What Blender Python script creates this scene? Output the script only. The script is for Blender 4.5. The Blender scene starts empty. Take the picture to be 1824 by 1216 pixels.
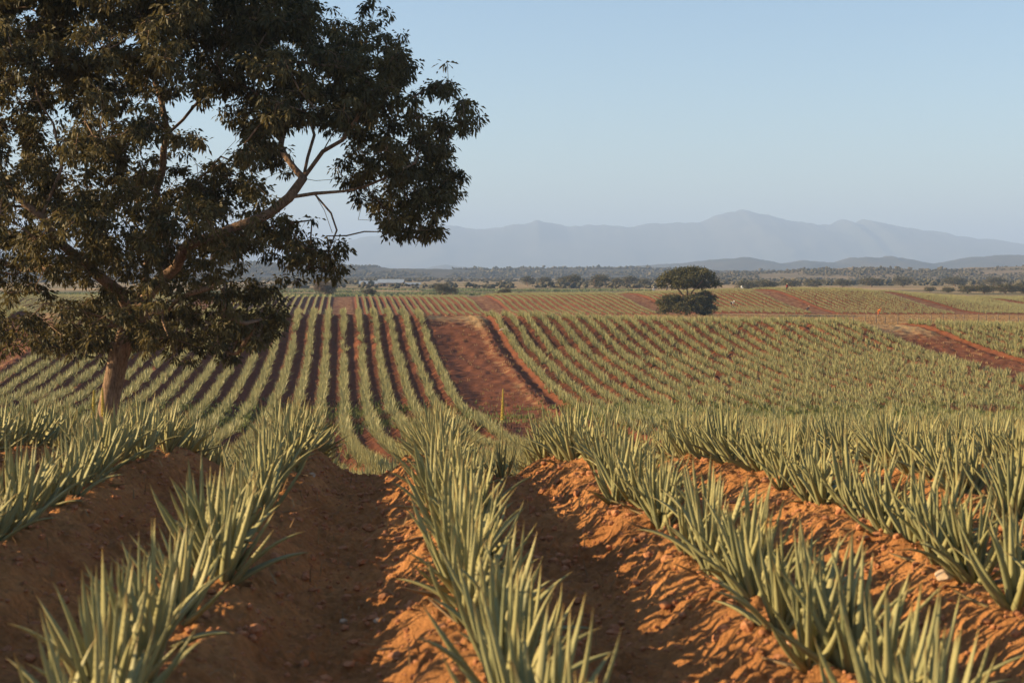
import bpy, math, random
import numpy as np
from math import radians as R, sin, cos, pi
S = bpy.context.scene
COL = S.collection
random.seed(7)
RNG = np.random.default_rng(7)

# ------------------------------------------------------------------ camera, sky, sun, exposure
PITCH = R(2.78)
F = 2533.0                                   # focal length in photograph pixels (50 mm on 36 mm)
cam_d = bpy.data.cameras.new('camera')
cam_d.lens = 50.0
cam_d.sensor_width = 36.0
cam_d.clip_start = 0.05
cam_d.clip_end = 60000.0
cam_d.dof.use_dof = True
cam_d.dof.focus_distance = 60.0
cam_d.dof.aperture_fstop = 3.6
cam = bpy.data.objects.new('camera', cam_d)
cam.location = (0, 0, 0)
cam.rotation_euler = (R(90) - PITCH, 0, 0)
COL.objects.link(cam)
S.camera = cam

SUN_EL, SUN_FWD = R(17.2), R(2.0)           # low sun from the left, almost square to the view
to_sun = (-cos(SUN_EL) * cos(SUN_FWD), cos(SUN_EL) * sin(SUN_FWD), sin(SUN_EL))
w = bpy.data.worlds.new('World')
S.world = w
w.use_nodes = True
nt = w.node_tree
sky = nt.nodes.new('ShaderNodeTexSky')
sky.sky_type = 'NISHITA'
sky.sun_disc = False
sky.sun_elevation = SUN_EL
sky.sun_rotation = -(pi / 2 - SUN_FWD)
sky.air_density = 1.0
sky.dust_density = 0.6
sky.ozone_density = 2.3
bg = nt.nodes['Background']
bg.inputs['Strength'].default_value = 0.070
nt.links.new(sky.outputs[0], bg.inputs[0])
sl = bpy.data.lights.new('sun', 'SUN')
sl.energy = 5.0
sl.angle = R(0.5)
sl.color = (1.0, 0.76, 0.43)
sun = bpy.data.objects.new('sun', sl)
from mathutils import Vector
sun.rotation_euler = Vector(to_sun).to_track_quat('Z', 'Y').to_euler()
COL.objects.link(sun)
vs = S.view_settings
vs.view_transform = 'Standard'
vs.look = 'None'
vs.exposure = 1.47
vs.gamma = 1.0
S.cycles.max_bounces = 6
S.cycles.diffuse_bounces = 3
S.cycles.glossy_bounces = 2
S.cycles.transmission_bounces = 3
S.cycles.volume_bounces = 0
S.cycles.use_denoising = True

# ------------------------------------------------------------------ helpers
def tag(o, label=None, cat=None, group=None, kind=None):
    if label: o['label'] = label
    if cat: o['category'] = cat
    if group: o['group'] = group
    if kind: o['kind'] = kind
    return o

def empty(name, loc, rz=0.0, parent=None):
    o = bpy.data.objects.new(name, None)
    o.empty_display_size = 0.3
    COL.objects.link(o)
    o.location = loc
    o.rotation_euler = (0, 0, rz)
    if parent: o.parent = parent
    return o

def mesh_np(name, V, Fs, smooth=True, col=None):
    me = bpy.data.meshes.new(name)
    V = np.asarray(V, np.float32)
    Fs = [np.asarray(f, np.int32) for f in Fs if len(f)]
    counts = np.concatenate([np.full(len(f), f.shape[1], np.int32) for f in Fs])
    loops = np.concatenate([f.ravel() for f in Fs])
    starts = np.concatenate([[0], np.cumsum(counts)[:-1]]).astype(np.int32)
    me.vertices.add(len(V))
    me.vertices.foreach_set('co', V.ravel())
    me.loops.add(len(loops))
    me.loops.foreach_set('vertex_index', loops)
    me.polygons.add(len(counts))
    me.polygons.foreach_set('loop_start', starts)
    me.polygons.foreach_set('use_smooth', np.full(len(counts), smooth, bool))
    if col is not None:
        a = me.color_attributes.new('Col', 'FLOAT_COLOR', 'POINT')
        c = np.ones((len(V), 4), np.float32)
        c[:, :3] = col
        a.data.foreach_set('color', c.ravel())
    me.update(calc_edges=True)
    return me

def obj(name, me, mat=None, parent=None, loc=(0, 0, 0), rz=0.0):
    o = bpy.data.objects.new(name, me)
    COL.objects.link(o)
    if mat is not None and not me.materials:
        me.materials.append(mat)
    if parent: o.parent = parent
    o.location = loc
    o.rotation_euler = (0, 0, rz)
    return o

class MB:
    """gathers pieces of one part"""
    def __init__(s): s.V = []; s.T = []; s.Q = []; s.C = []; s.n = 0
    def add(s, V, tris=None, quads=None, col=None):
        V = np.asarray(V, float).reshape(-1, 3)
        if tris is not None and len(tris): s.T.append(np.asarray(tris, int) + s.n)
        if quads is not None and len(quads): s.Q.append(np.asarray(quads, int) + s.n)
        s.V.append(V)
        s.C.append(np.zeros((len(V), 3)) if col is None else np.broadcast_to(np.asarray(col, float), (len(V), 3)))
        s.n += len(V)
    def box(s, c, size, rz=0.0, taper=1.0):
        sx, sy, sz = [q / 2 for q in size]
        P = []
        for dz, k in ((-sz, 1.0), (sz, taper)):
            for dx, dy in ((-sx, -sy), (sx, -sy), (sx, sy), (-sx, sy)):
                x, y = dx * k, dy * k
                P.append((c[0] + x * cos(rz) - y * sin(rz), c[1] + x * sin(rz) + y * cos(rz), c[2] + dz))
        s.add(P, quads=[(0, 3, 2, 1), (4, 5, 6, 7), (0, 1, 5, 4), (1, 2, 6, 5), (2, 3, 7, 6), (3, 0, 4, 7)])
    def tube(s, pts, rad, n=6):
        pts = np.asarray(pts, float)
        rad = np.broadcast_to(np.asarray(rad, float), (len(pts),))
        tan = np.gradient(pts, axis=0)
        tan /= np.linalg.norm(tan, axis=1, keepdims=True) + 1e-9
        ref = np.array([0.31, 0.2, 0.93]) if abs(tan[0][2]) < 0.8 else np.array([1.0, 0.1, 0.0])
        a = np.cross(tan, ref); a /= np.linalg.norm(a, axis=1, keepdims=True) + 1e-9
        b = np.cross(tan, a)
        ang = np.arange(n) * 2 * pi / n
        P = pts[:, None, :] + rad[:, None, None] * (a[:, None, :] * np.cos(ang)[None, :, None] + b[:, None, :] * np.sin(ang)[None, :, None])
        m = len(pts)
        i, j = np.meshgrid(np.arange(m - 1), np.arange(n), indexing='ij')
        q = np.stack([i * n + j, i * n + (j + 1) % n, (i + 1) * n + (j + 1) % n, (i + 1) * n + j], -1).reshape(-1, 4)
        V = np.concatenate([P.reshape(-1, 3), pts[-1:]])
        k = (m - 1) * n
        t = [(k + j, k + (j + 1) % n, m * n) for j in range(n)]
        s.add(V, tris=t, quads=q)
    def build(s, name, smooth=True, colour=False):
        Fs = []
        if s.T: Fs.append(np.concatenate(s.T))
        if s.Q: Fs.append(np.concatenate(s.Q))
        return mesh_np(name, np.concatenate(s.V), Fs, smooth, np.concatenate(s.C) if colour else None)

def hsh(ix, iy, seed):
    h = (ix.astype(np.int64) * 374761393 + iy.astype(np.int64) * 668265263 + seed * 974711) & 0xffffffff
    h = ((h ^ (h >> 13)) * 1274126177) & 0xffffffff
    h = ((h ^ (h >> 16)) * 2246822519) & 0xffffffff
    return ((h ^ (h >> 15)) & 0xffffff) / float(0xffffff)

def vnoise(x, y, seed=0):
    ix, iy = np.floor(x), np.floor(y)
    fx, fy = x - ix, y - iy
    fx = fx * fx * fx * (fx * (fx * 6 - 15) + 10); fy = fy * fy * fy * (fy * (fy * 6 - 15) + 10)
    a, b = hsh(ix, iy, seed), hsh(ix + 1, iy, seed)
    c, d = hsh(ix, iy + 1, seed), hsh(ix + 1, iy + 1, seed)
    return (a + (b - a) * fx) * (1 - fy) + (c + (d - c) * fx) * fy - 0.5

def fbm(x, y, oct=4, seed=0, gain=0.5):
    s, a = 0, 1.0
    for k in range(oct):
        s = s + a * vnoise(x * 2 ** k + 17.3 * k, y * 2 ** k - 9.1 * k, seed + k)
        a *= gain
    return s

def smooth(a, b, x):
    t = np.clip((x - a) / (b - a), 0, 1)
    return t * t * (3 - 2 * t)

def at(px, py, Y):
    """point at depth Y seen at a photograph pixel"""
    cx, cy = (px - 912) / F, -(py - 608) / F
    d = np.array([cx, cos(PITCH) + cy * sin(PITCH), -sin(PITCH) + cy * cos(PITCH)])
    return d * (Y / d[1])

def pix(P):
    P = np.asarray(P, float)
    f = P[..., 1] * cos(PITCH) - P[..., 2] * sin(PITCH)
    u = P[..., 1] * sin(PITCH) + P[..., 2] * cos(PITCH)
    return 912 + F * P[..., 0] / f, 608 - F * u / f

# ------------------------------------------------------------------ materials
def newmat(name):
    m = bpy.data.materials.new(name)
    m.use_nodes = True
    return m, m.node_tree.nodes, m.node_tree.links, m.node_tree.nodes['Principled BSDF']

def noise_node(N, L, scale, detail=6, rough=0.6, vec=None):
    n = N.new('ShaderNodeTexNoise')
    n.inputs['Scale'].default_value = scale
    n.inputs['Detail'].default_value = detail
    n.inputs['Roughness'].default_value = rough
    if vec is not None: L.new(vec, n.inputs['Vector'])
    return n.outputs['Fac']

def ramp(N, L, fac, stops):
    r = N.new('ShaderNodeValToRGB')
    e = r.color_ramp.elements
    e[0].position, e[0].color = stops[0][0], (*stops[0][1], 1)
    e[1].position, e[1].color = stops[-1][0], (*stops[-1][1], 1)
    for p, c in stops[1:-1]:
        k = e.new(p); k.color = (*c, 1)
    L.new(fac, r.inputs[0])
    return r.outputs[0]

def mix(N, L, fac, a, b, mode='MIX'):
    m = N.new('ShaderNodeMix')
    m.data_type = 'RGBA'
    m.blend_type = mode
    for s, v in ((m.inputs[0], fac), (m.inputs[6], a), (m.inputs[7], b)):
        if hasattr(v, 'links'): L.new(v, s)
        elif isinstance(v, (int, float)): s.default_value = v
        else: s.default_value = (*v, 1)
    return m.outputs[2]

def math_node(N, L, op, a, b=0.0):
    m = N.new('ShaderNodeMath'); m.operation = op
    for s, v in ((m.inputs[0], a), (m.inputs[1], b)):
        if hasattr(v, 'links'): L.new(v, s)
        else: s.default_value = v
    return m.outputs[0]

def bump(N, L, bs, h, strength, dist):
    b = N.new('ShaderNodeBump')
    b.inputs['Strength'].default_value = strength
    b.inputs['Distance'].default_value = dist
    L.new(h, b.inputs['Height'])
    L.new(b.outputs[0], bs.inputs['Normal'])

def simple_mat(name, c0, c1, scale=4.0, rough=0.85, detail=5, bumpd=0.0):
    m, N, L, b = newmat(name)
    tc = N.new('ShaderNodeTexCoord').outputs['Object']
    f = noise_node(N, L, scale, detail, 0.65, tc)
    L.new(ramp(N, L, f, [(0.3, c0), (0.7, c1)]), b.inputs['Base Color'])
    b.inputs['Roughness'].default_value = rough
    b.inputs['Specular IOR Level'].default_value = 0.2
    if bumpd: bump(N, L, b, f, 0.8, bumpd)
    return m

def bark_material():
    m, N, L, b = newmat('bark')
    tc = N.new('ShaderNodeTexCoord').outputs['Object']
    mp = N.new('ShaderNodeMapping'); mp.inputs['Scale'].default_value = (1.0, 1.0, 0.22); L.new(tc, mp.inputs[0])
    f = noise_node(N, L, 16.0, 8, 0.7, mp.outputs[0])
    g = noise_node(N, L, 2.5, 4, 0.6, tc)
    c = ramp(N, L, f, [(0.32, (0.08, 0.05, 0.035)), (0.5, (0.25, 0.165, 0.115)), (0.7, (0.36, 0.25, 0.18))])
    c = mix(N, L, 0.6, c, ramp(N, L, g, [(0.35, (0.6, 0.55, 0.5)), (0.65, (1.15, 1.1, 1.05))]), 'MULTIPLY')
    L.new(c, b.inputs['Base Color'])
    b.inputs['Roughness'].default_value = 0.95
    b.inputs['Specular IOR Level'].default_value = 0.15
    bump(N, L, b, f, 1.0, 0.06)
    return m

def ground_material():
    m, N, L, b = newmat('soil')
    geo = N.new('ShaderNodeNewGeometry').outputs['Position']
    att = N.new('ShaderNodeVertexColor'); att.layer_name = 'Col'
    sep = N.new('ShaderNodeSeparateColor'); L.new(att.outputs[0], sep.inputs[0])
    n1 = noise_node(N, L, 0.9, 7, 0.65, geo)
    n2 = noise_node(N, L, 16.0, 6, 0.7, geo)
    n3 = noise_node(N, L, 0.05, 5, 0.6, geo)
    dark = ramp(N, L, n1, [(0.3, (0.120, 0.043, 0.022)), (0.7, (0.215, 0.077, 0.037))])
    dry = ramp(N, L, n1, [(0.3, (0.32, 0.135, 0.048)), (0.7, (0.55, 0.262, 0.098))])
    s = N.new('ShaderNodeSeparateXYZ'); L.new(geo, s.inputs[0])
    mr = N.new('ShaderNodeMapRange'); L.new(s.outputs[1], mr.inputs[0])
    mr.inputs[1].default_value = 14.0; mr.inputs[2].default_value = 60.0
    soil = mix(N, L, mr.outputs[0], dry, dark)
    sp = ramp(N, L, n2, [(0.3, (0.62, 0.62, 0.62)), (0.7, (1.25, 1.22, 1.2))])
    soil = mix(N, L, 1.0, soil, sp, 'MULTIPLY')
    # dry grass cover, thicker and thinner in patches
    g = ramp(N, L, n2, [(0.3, (0.22, 0.135, 0.065)), (0.72, (0.43, 0.29, 0.145))])
    ga = math_node(N, L, 'ADD', sep.outputs[0], math_node(N, L, 'MULTIPLY', math_node(N, L, 'SUBTRACT', n1, 0.5), 1.1))
    gm = ramp(N, L, ga, [(0.38, (0, 0, 0)), (0.72, (1, 1, 1))])
    c = mix(N, L, gm, soil, g)
    gr = ramp(N, L, n2, [(0.3, (0.07, 0.075, 0.03)), (0.7, (0.17, 0.17, 0.06))])
    wa = math_node(N, L, 'ADD', sep.outputs[1], math_node(N, L, 'MULTIPLY', math_node(N, L, 'SUBTRACT', n1, 0.5), 1.0))
    wm = ramp(N, L, wa, [(0.4, (0, 0, 0)), (0.75, (1, 1, 1))])
    c = mix(N, L, wm, c, gr)
    st = N.new('ShaderNodeMapping'); st.inputs['Scale'].default_value = (0.004, 0.02, 0.0); L.new(geo, st.inputs[0])
    n4 = noise_node(N, L, 1.0, 6, 0.6, st.outputs[0])
    pl = ramp(N, L, n4, [(0.36, (0.085, 0.085, 0.040)), (0.46, (0.16, 0.135, 0.065)), (0.53, (0.31, 0.215, 0.115)), (0.62, (0.40, 0.27, 0.15))])
    pl = mix(N, L, 0.6, pl, ramp(N, L, n3, [(0.3, (0.6, 0.62, 0.6)), (0.7, (1.15, 1.1, 1.0))]), 'MULTIPLY')
    c = mix(N, L, sep.outputs[2], c, pl)
    L.new(c, b.inputs['Base Color'])
    b.inputs['Roughness'].default_value = 0.95
    b.inputs['Specular IOR Level'].default_value = 0.1
    n5 = noise_node(N, L, 38.0, 5, 0.7, geo)
    bump(N, L, b, n5, 1.0, 0.035)
    return m

def leaf_material(name, c_dark, c_light, trans=0.25, rough=0.6):
    m, N, L, b = newmat(name)
    att = N.new('ShaderNodeVertexColor'); att.layer_name = 'Col'
    sep = N.new('ShaderNodeSeparateColor'); L.new(att.outputs[0], sep.inputs[0])
    c = mix(N, L, sep.outputs[0], c_dark, c_light)
    L.new(c, b.inputs['Base Color'])
    b.inputs['Roughness'].default_value = rough
    b.inputs['Specular IOR Level'].default_value = 0.3
    t = N.new('ShaderNodeBsdfTranslucent'); L.new(c, t.inputs[0])
    ms = N.new('ShaderNodeMixShader'); ms.inputs[0].default_value = trans
    L.new(b.outputs[0], ms.inputs[1]); L.new(t.outputs[0], ms.inputs[2])
    L.new(ms.outputs[0], N['Material Output'].inputs['Surface'])
    return m

def aloe_material():
    # Col: r edge and tooth, g position along the leaf, b random per leaf
    m, N, L, b = newmat('aloe_leaf')
    att = N.new('ShaderNodeVertexColor'); att.layer_name = 'Col'
    sep = N.new('ShaderNodeSeparateColor'); L.new(att.outputs[0], sep.inputs[0])
    tc = N.new('ShaderNodeTexCoord').outputs['Object']
    n = noise_node(N, L, 9.0, 4, 0.6, tc)
    rnd = N.new('ShaderNodeObjectInfo').outputs['Random']
    k = math_node(N, L, 'ADD', math_node(N, L, 'MULTIPLY', sep.outputs[2], 0.7), math_node(N, L, 'MULTIPLY', rnd, 0.35))
    kc = N.new('ShaderNodeClamp'); L.new(k, kc.inputs[0]); k = kc.outputs[0]
    dr = N.new('ShaderNodeClamp'); L.new(math_node(N, L, 'SUBTRACT', sep.outputs[2], 1.0), dr.inputs[0])
    c = mix(N, L, k, (0.160, 0.188, 0.098), (0.38, 0.350, 0.168))
    c = mix(N, L, math_node(N, L, 'MULTIPLY', n, 0.5), c, (0.30, 0.305, 0.195))
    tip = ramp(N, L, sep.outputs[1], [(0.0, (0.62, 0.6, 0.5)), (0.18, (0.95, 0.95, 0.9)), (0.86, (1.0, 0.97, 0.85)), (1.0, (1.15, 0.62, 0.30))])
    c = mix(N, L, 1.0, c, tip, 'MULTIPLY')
    c = mix(N, L, math_node(N, L, 'MULTIPLY', sep.outputs[0], 0.55), c, (0.42, 0.36, 0.15))
    c = mix(N, L, dr.outputs[0], c, (0.27, 0.165, 0.085))
    L.new(c, b.inputs['Base Color'])
    b.inputs['Roughness'].default_value = 0.55
    b.inputs['Specular IOR Level'].default_value = 0.25
    t = N.new('ShaderNodeBsdfTranslucent'); L.new(c, t.inputs[0])
    ms = N.new('ShaderNodeMixShader'); ms.inputs[0].default_value = 0.25
    L.new(b.outputs[0], ms.inputs[1]); L.new(t.outputs[0], ms.inputs[2])
    L.new(ms.outputs[0], N['Material Output'].inputs['Surface'])
    return m

M = {
    'ground': ground_material(),
    'aloe': aloe_material(),
    'bark': bark_material(),
    'crown': leaf_material('tree_leaves', (0.042, 0.040, 0.017), (0.165, 0.125, 0.046), 0.38),
    'acacia': leaf_material('acacia_leaves', (0.045, 0.048, 0.020), (0.17, 0.145, 0.052), 0.25),
    'plaintree': leaf_material('plain_tree_leaves', (0.048, 0.048, 0.024), (0.125, 0.105, 0.052), 0.15),
    'scrub': leaf_material('scrub_leaves', (0.046, 0.045, 0.026), (0.115, 0.092, 0.052), 0.1, 0.8),
    'brownbush': leaf_material('dry_twigs', (0.10, 0.070, 0.045), (0.19, 0.13, 0.075), 0.1, 0.9),
    'weeds': leaf_material('weed_leaves', (0.075, 0.10, 0.03), (0.24, 0.25, 0.075), 0.3),
    'redweed': leaf_material('red_weed_leaves', (0.10, 0.05, 0.03), (0.22, 0.12, 0.06), 0.3),
    'drygrass': leaf_material('dry_grass_blades', (0.20, 0.115, 0.055), (0.40, 0.26, 0.125), 0.3, 0.9),
    'crop': leaf_material('crop_leaves', (0.09, 0.12, 0.05), (0.17, 0.19, 0.085), 0.2),
    'flower': simple_mat('yellow_flower', (0.36, 0.27, 0.05), (0.5, 0.37, 0.08), 30),
    'stalk': simple_mat('flower_stem', (0.20, 0.17, 0.07), (0.28, 0.22, 0.09), 10),
    'stone': simple_mat('pale_stone', (0.40, 0.27, 0.17), (0.56, 0.42, 0.30), 18, 0.9, 6, 0.01),
    'clod': simple_mat('soil_clod', (0.30, 0.12, 0.055), (0.46, 0.21, 0.10), 14, 0.95, 6, 0.006),
    'deadwood': simple_mat('bleached_wood', (0.42, 0.33, 0.25), (0.60, 0.50, 0.40), 8, 0.9),
    'post': simple_mat('weathered_post', (0.10, 0.075, 0.055), (0.22, 0.17, 0.13), 8, 0.9),
    'wire': simple_mat('rusty_wire', (0.12, 0.10, 0.09), (0.2, 0.17, 0.15), 8, 0.6),
    'roof': simple_mat('metal_roof', (0.24, 0.28, 0.33), (0.32, 0.36, 0.41), 0.3, 0.5),
    'plaster': simple_mat('shed_wall', (0.30, 0.23, 0.17), (0.42, 0.33, 0.25), 0.5, 0.9),
    'whitewall': simple_mat('white_wall', (0.52, 0.47, 0.40), (0.66, 0.60, 0.52), 0.5, 0.9),
    'door': simple_mat('dark_opening', (0.03, 0.028, 0.025), (0.05, 0.045, 0.04), 2, 0.8),
    'hill': simple_mat('scrub_hill', (0.020, 0.024, 0.017), (0.075, 0.058, 0.038), 0.006, 0.95, 9),
    'dryhill': simple_mat('dry_hill', (0.09, 0.075, 0.04), (0.24, 0.165, 0.09), 0.006, 0.95, 9),
    'mountain': simple_mat('mountain_rock', (0.05, 0.06, 0.04), (0.12, 0.11, 0.07), 0.0012, 0.95, 9),
    'skin': simple_mat('skin', (0.20, 0.10, 0.06), (0.24, 0.12, 0.075), 5, 0.6),
    'red': simple_mat('red_cloth', (0.38, 0.03, 0.025), (0.5, 0.05, 0.04), 12),
    'orange': simple_mat('orange_cloth', (0.60, 0.15, 0.03), (0.75, 0.22, 0.05), 12),
    'white': simple_mat('white_cloth', (0.62, 0.60, 0.56), (0.78, 0.76, 0.72), 12),
    'darkcloth': simple_mat('dark_cloth', (0.035, 0.035, 0.05), (0.07, 0.065, 0.08), 12),
    'tan': simple_mat('straw', (0.45, 0.33, 0.18), (0.6, 0.46, 0.27), 20),
}

# ------------------------------------------------------------------ the ground
SP = 1.74                                     # row spacing in the far fields
SPA = 1.57                                    # and on the near rise
_pd = [-60, -20, 0, 14, 17, 20, 25, 33, 42, 60, 80, 96, 106, 119, 131, 142, 155, 163, 168, 176, 190, 204, 222, 260, 300, 310, 322, 335, 348, 361, 372, 385, 430, 520, 700, 1000, 2000, 4000, 16000]
_pz = [-1.2, -1.5, -1.87, -2.05, -2.30, -2.95, -4.2, -5.4, -6.3, -8.0, -9.5, -10.1, -10.2, -9.85, -9.0, -8.05, -6.05, -4.95, -4.75, -5.2, -6.6, -7.3, -7.8, -8.7, -9.25, -9.2, -8.7, -7.6, -6.6, -6.0, -5.9, -6.2, -7.4, -7.9, -8.0, -8.2, -9, -12, -40]
_gd = np.arange(-60, 700, 0.25)
_gz = np.interp(_gd, _pd, _pz)
def _sm(a, n):
    k = np.hanning(n + 2)[1:-1]; k /= k.sum()
    return np.convolve(np.pad(a, n // 2, mode='edge'), k, 'valid')[:len(a)]
_g1, _g2 = _sm(_gz, 13), _sm(_gz, 61)
_gz = _g1 + (_g2 - _g1) * smooth(22, 45, _gd)

def base_z(X, d):
    z = np.where(d < 690, np.interp(d, _gd, _gz), np.interp(d, _pd, _pz))
    near = 1 - smooth(25, 60, d)
    z = z - 0.016 * np.clip(X, -30, 30) * near
    wm = smooth(115, 160, d) * (1 - smooth(185, 215, d))
    z = z - np.clip(X + 22, 0, 100) * 0.0195 * wm
    wf = np.exp(-((d - 356) / 34.0) ** 2)
    z = z + (1.9 * np.exp(-((X - 72) / 32.0) ** 2) - 2.3 * smooth(92, 140, X) - 1.15 * (1 - smooth(-25, 20, X))) * wf
    z = z + 0.45 * fbm(X / 22.0, d / 22.0, 2, 5) * smooth(40, 90, d) * (1 - smooth(700, 1500, d))
    return z

def offB(X, d):                               # cross-row coordinate in the middle field
    return X + 0.1185 * d - 0.65 * np.clip((100 - d) / 40.0, 0, 2) ** 2
def offA(X, d): return X + 0.0821 * d - 0.45
def offC(X, d): return X + 0.1185 * d

TRK_B = [(-19.5 * SP, 3.5), (7.5 * SP, 3.5), (36.5 * SP, 3.5), (61.5 * SP, 3.5)]
TRK_C = [(-20 * SP, 2.6), (0, 2.6), (20 * SP, 2.6), (41 * SP, 2.6), (60 * SP, 2.6), (78 * SP, 2.6), (98 * SP, 2.6)]
def tracks(o, T, soft=0.4):
    m = np.zeros_like(o)
    for c, h in T:
        m = np.maximum(m, 1 - smooth(h - soft, h + soft, np.abs(o - c)))
    return m

def fields(X, d):
    A = 1 - smooth(19.5, 23, d)
    edge = 170 + 3.0 * vnoise(X / 15.0, X * 0 + 3.3, 9) + 0.04 * np.clip(X, 0, 60)
    B = smooth(22, 25, d) * (1 - smooth(edge - 1, edge + 3, d))
    st = 306 + 4 * vnoise(X / 30.0, X * 0 + 1.1, 11)
    C = smooth(st, st + 4, d) * (1 - smooth(392, 404, d))
    return A, B, C

def ridge_shape(o, sp=SP):
    c = np.cos(2 * pi * o / sp)
    return 0.5 * c + 0.5 * np.tanh(1.6 * c) / np.tanh(1.6)

def ground_z(X, d, fine=False):
    z = base_z(X, d)
    A, B, C = fields(X, d)
    oa, ob, oc = offA(X, d), offB(X, d), offC(X, d)
    z = z + A * 0.155 * ridge_shape(oa + 0.05 * vnoise(d / 0.9, oa / SPA, 21), SPA)
    tb = tracks(ob, TRK_B, 1.1)
    berm = np.full_like(z, -1.0)
    for c, h in TRK_B: berm = np.maximum(berm, np.exp(-((ob - c - 2.45) / 0.6) ** 2) - 0.28 * np.exp(-((np.abs(ob - c + 0.6) - 0.85) / 0.2) ** 2))
    z = z + B * (0.165 * ridge_shape(ob) * (1 - tb) - 0.10 * tb + (0.26 - 0.18 * smooth(22, 32, ob)) * np.where(np.abs(berm) < .999, berm, 0))
    tcx = tracks(oc, TRK_C)
    z = z + C * (0.20 * ridge_shape(oc) * (1 - tcx) - 0.05 * tcx)
    return z

def clods(X, d):
    s = np.abs(fbm(X / 0.55, d / 0.55, 2, 31)) * -0.05
    n = fbm(X / 0.21, d / 0.21, 3, 41, 0.6) * 0.055
    q = vnoise(X / 0.085, d / 0.085, 51)
    q2 = vnoise(X / 0.045, d / 0.045, 61)
    m = 0.5 + 1.1 * np.clip(vnoise(X / 0.5, d / 0.5, 71) + 0.35, 0, 1)
    return s + n * 1.1 + m * (0.060 * np.clip(q - 0.04, 0, 1) + 0.050 * np.clip(q2 - 0.02, -0.1, 1) + 0.02 * vnoise(X / 0.025, d / 0.03, 66))

def build_ground():
    ds = np.concatenate([np.arange(-15, 4, 0.3), np.arange(4, 16.5, 0.022), np.arange(16.5, 22, 0.08), np.arange(22, 45, 0.3),
                         np.arange(45, 175, 0.5), np.arange(175, 400, 1.0), np.geomspace(400, 24000, 130)])
    nu = 1150
    u = np.linspace(-1, 1, nu)
    hw = np.maximum(9.0, 0.50 * ds + 4.5)
    hw = np.where(ds > 400, hw + (ds - 400) * 0.5, hw)
    D = np.repeat(ds[:, None], nu, 1)
    X = u[None, :] * hw[:, None]
    Z = ground_z(X, D)
    n0, n1 = np.searchsorted(ds, -2), np.searchsorted(ds, 22)
    fade = 1 - smooth(16, 22, D[n0:n1])
    Z[n0:n1] += clods(X[n0:n1], D[n0:n1]) * fade
    m0, m1 = np.searchsorted(ds, 60), np.searchsorted(ds, 400)
    Z[m0:m1] += (0.10 + 0.09 * tracks(offB(X[m0:m1], D[m0:m1]), TRK_B) * (D[m0:m1] < 172)) * fbm(X[m0:m1] / 0.9, D[m0:m1] / 1.2, 2, 71)
    A, B, C = fields(X, D)
    ob, oc = offB(X, D), offC(X, D)
    tb, tcx = tracks(ob, TRK_B), tracks(oc, TRK_C)
    # dry grass: tracks, more on their right half, and the strip with the fence between the two fields
    lean = np.zeros_like(D)
    for c, h in TRK_B: lean = np.maximum(lean, np.exp(-((ob - c - 1.9) / 1.0) ** 2))
    dry = B * tb * (0.16 + (0.27 - 0.22 * smooth(22, 32, ob)) * lean + 0.45 * smooth(152, 166, D) + 0.12 * (X > 20)) + C * tcx * 0.45
    strip = smooth(172, 180, D) * (1 - smooth(303, 309, D))
    dry = np.maximum(dry, strip * 0.85)
    dry = dry * (1 - 0.8 * smooth(112, 100, D) * (D < 112))
    green = np.exp(-((D - 98) / 12.0) ** 2) * (0.55 + 0.25 * (X > 5)) * (1 - 0.6 * tb)
    green = np.maximum(green, (1 - A) * (1 - smooth(30, 40, D)) * 0.4)
    far = smooth(398, 415, D)
    col = np.stack([dry, green, far], -1).reshape(-1, 3)
    V = np.stack([X, D, Z], -1).reshape(-1, 3)
    nr = len(ds)
    i, j = np.meshgrid(np.arange(nr - 1), np.arange(nu - 1), indexing='ij')
    q = np.stack([i * nu + j, i * nu + j + 1, (i + 1) * nu + j + 1, (i + 1) * nu + j], -1).reshape(-1, 4)
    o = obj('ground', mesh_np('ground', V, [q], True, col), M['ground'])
    tag(o, 'red ploughed earth in ridges and furrows over rolling fields', 'ground', kind='structure')
build_ground()

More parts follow.
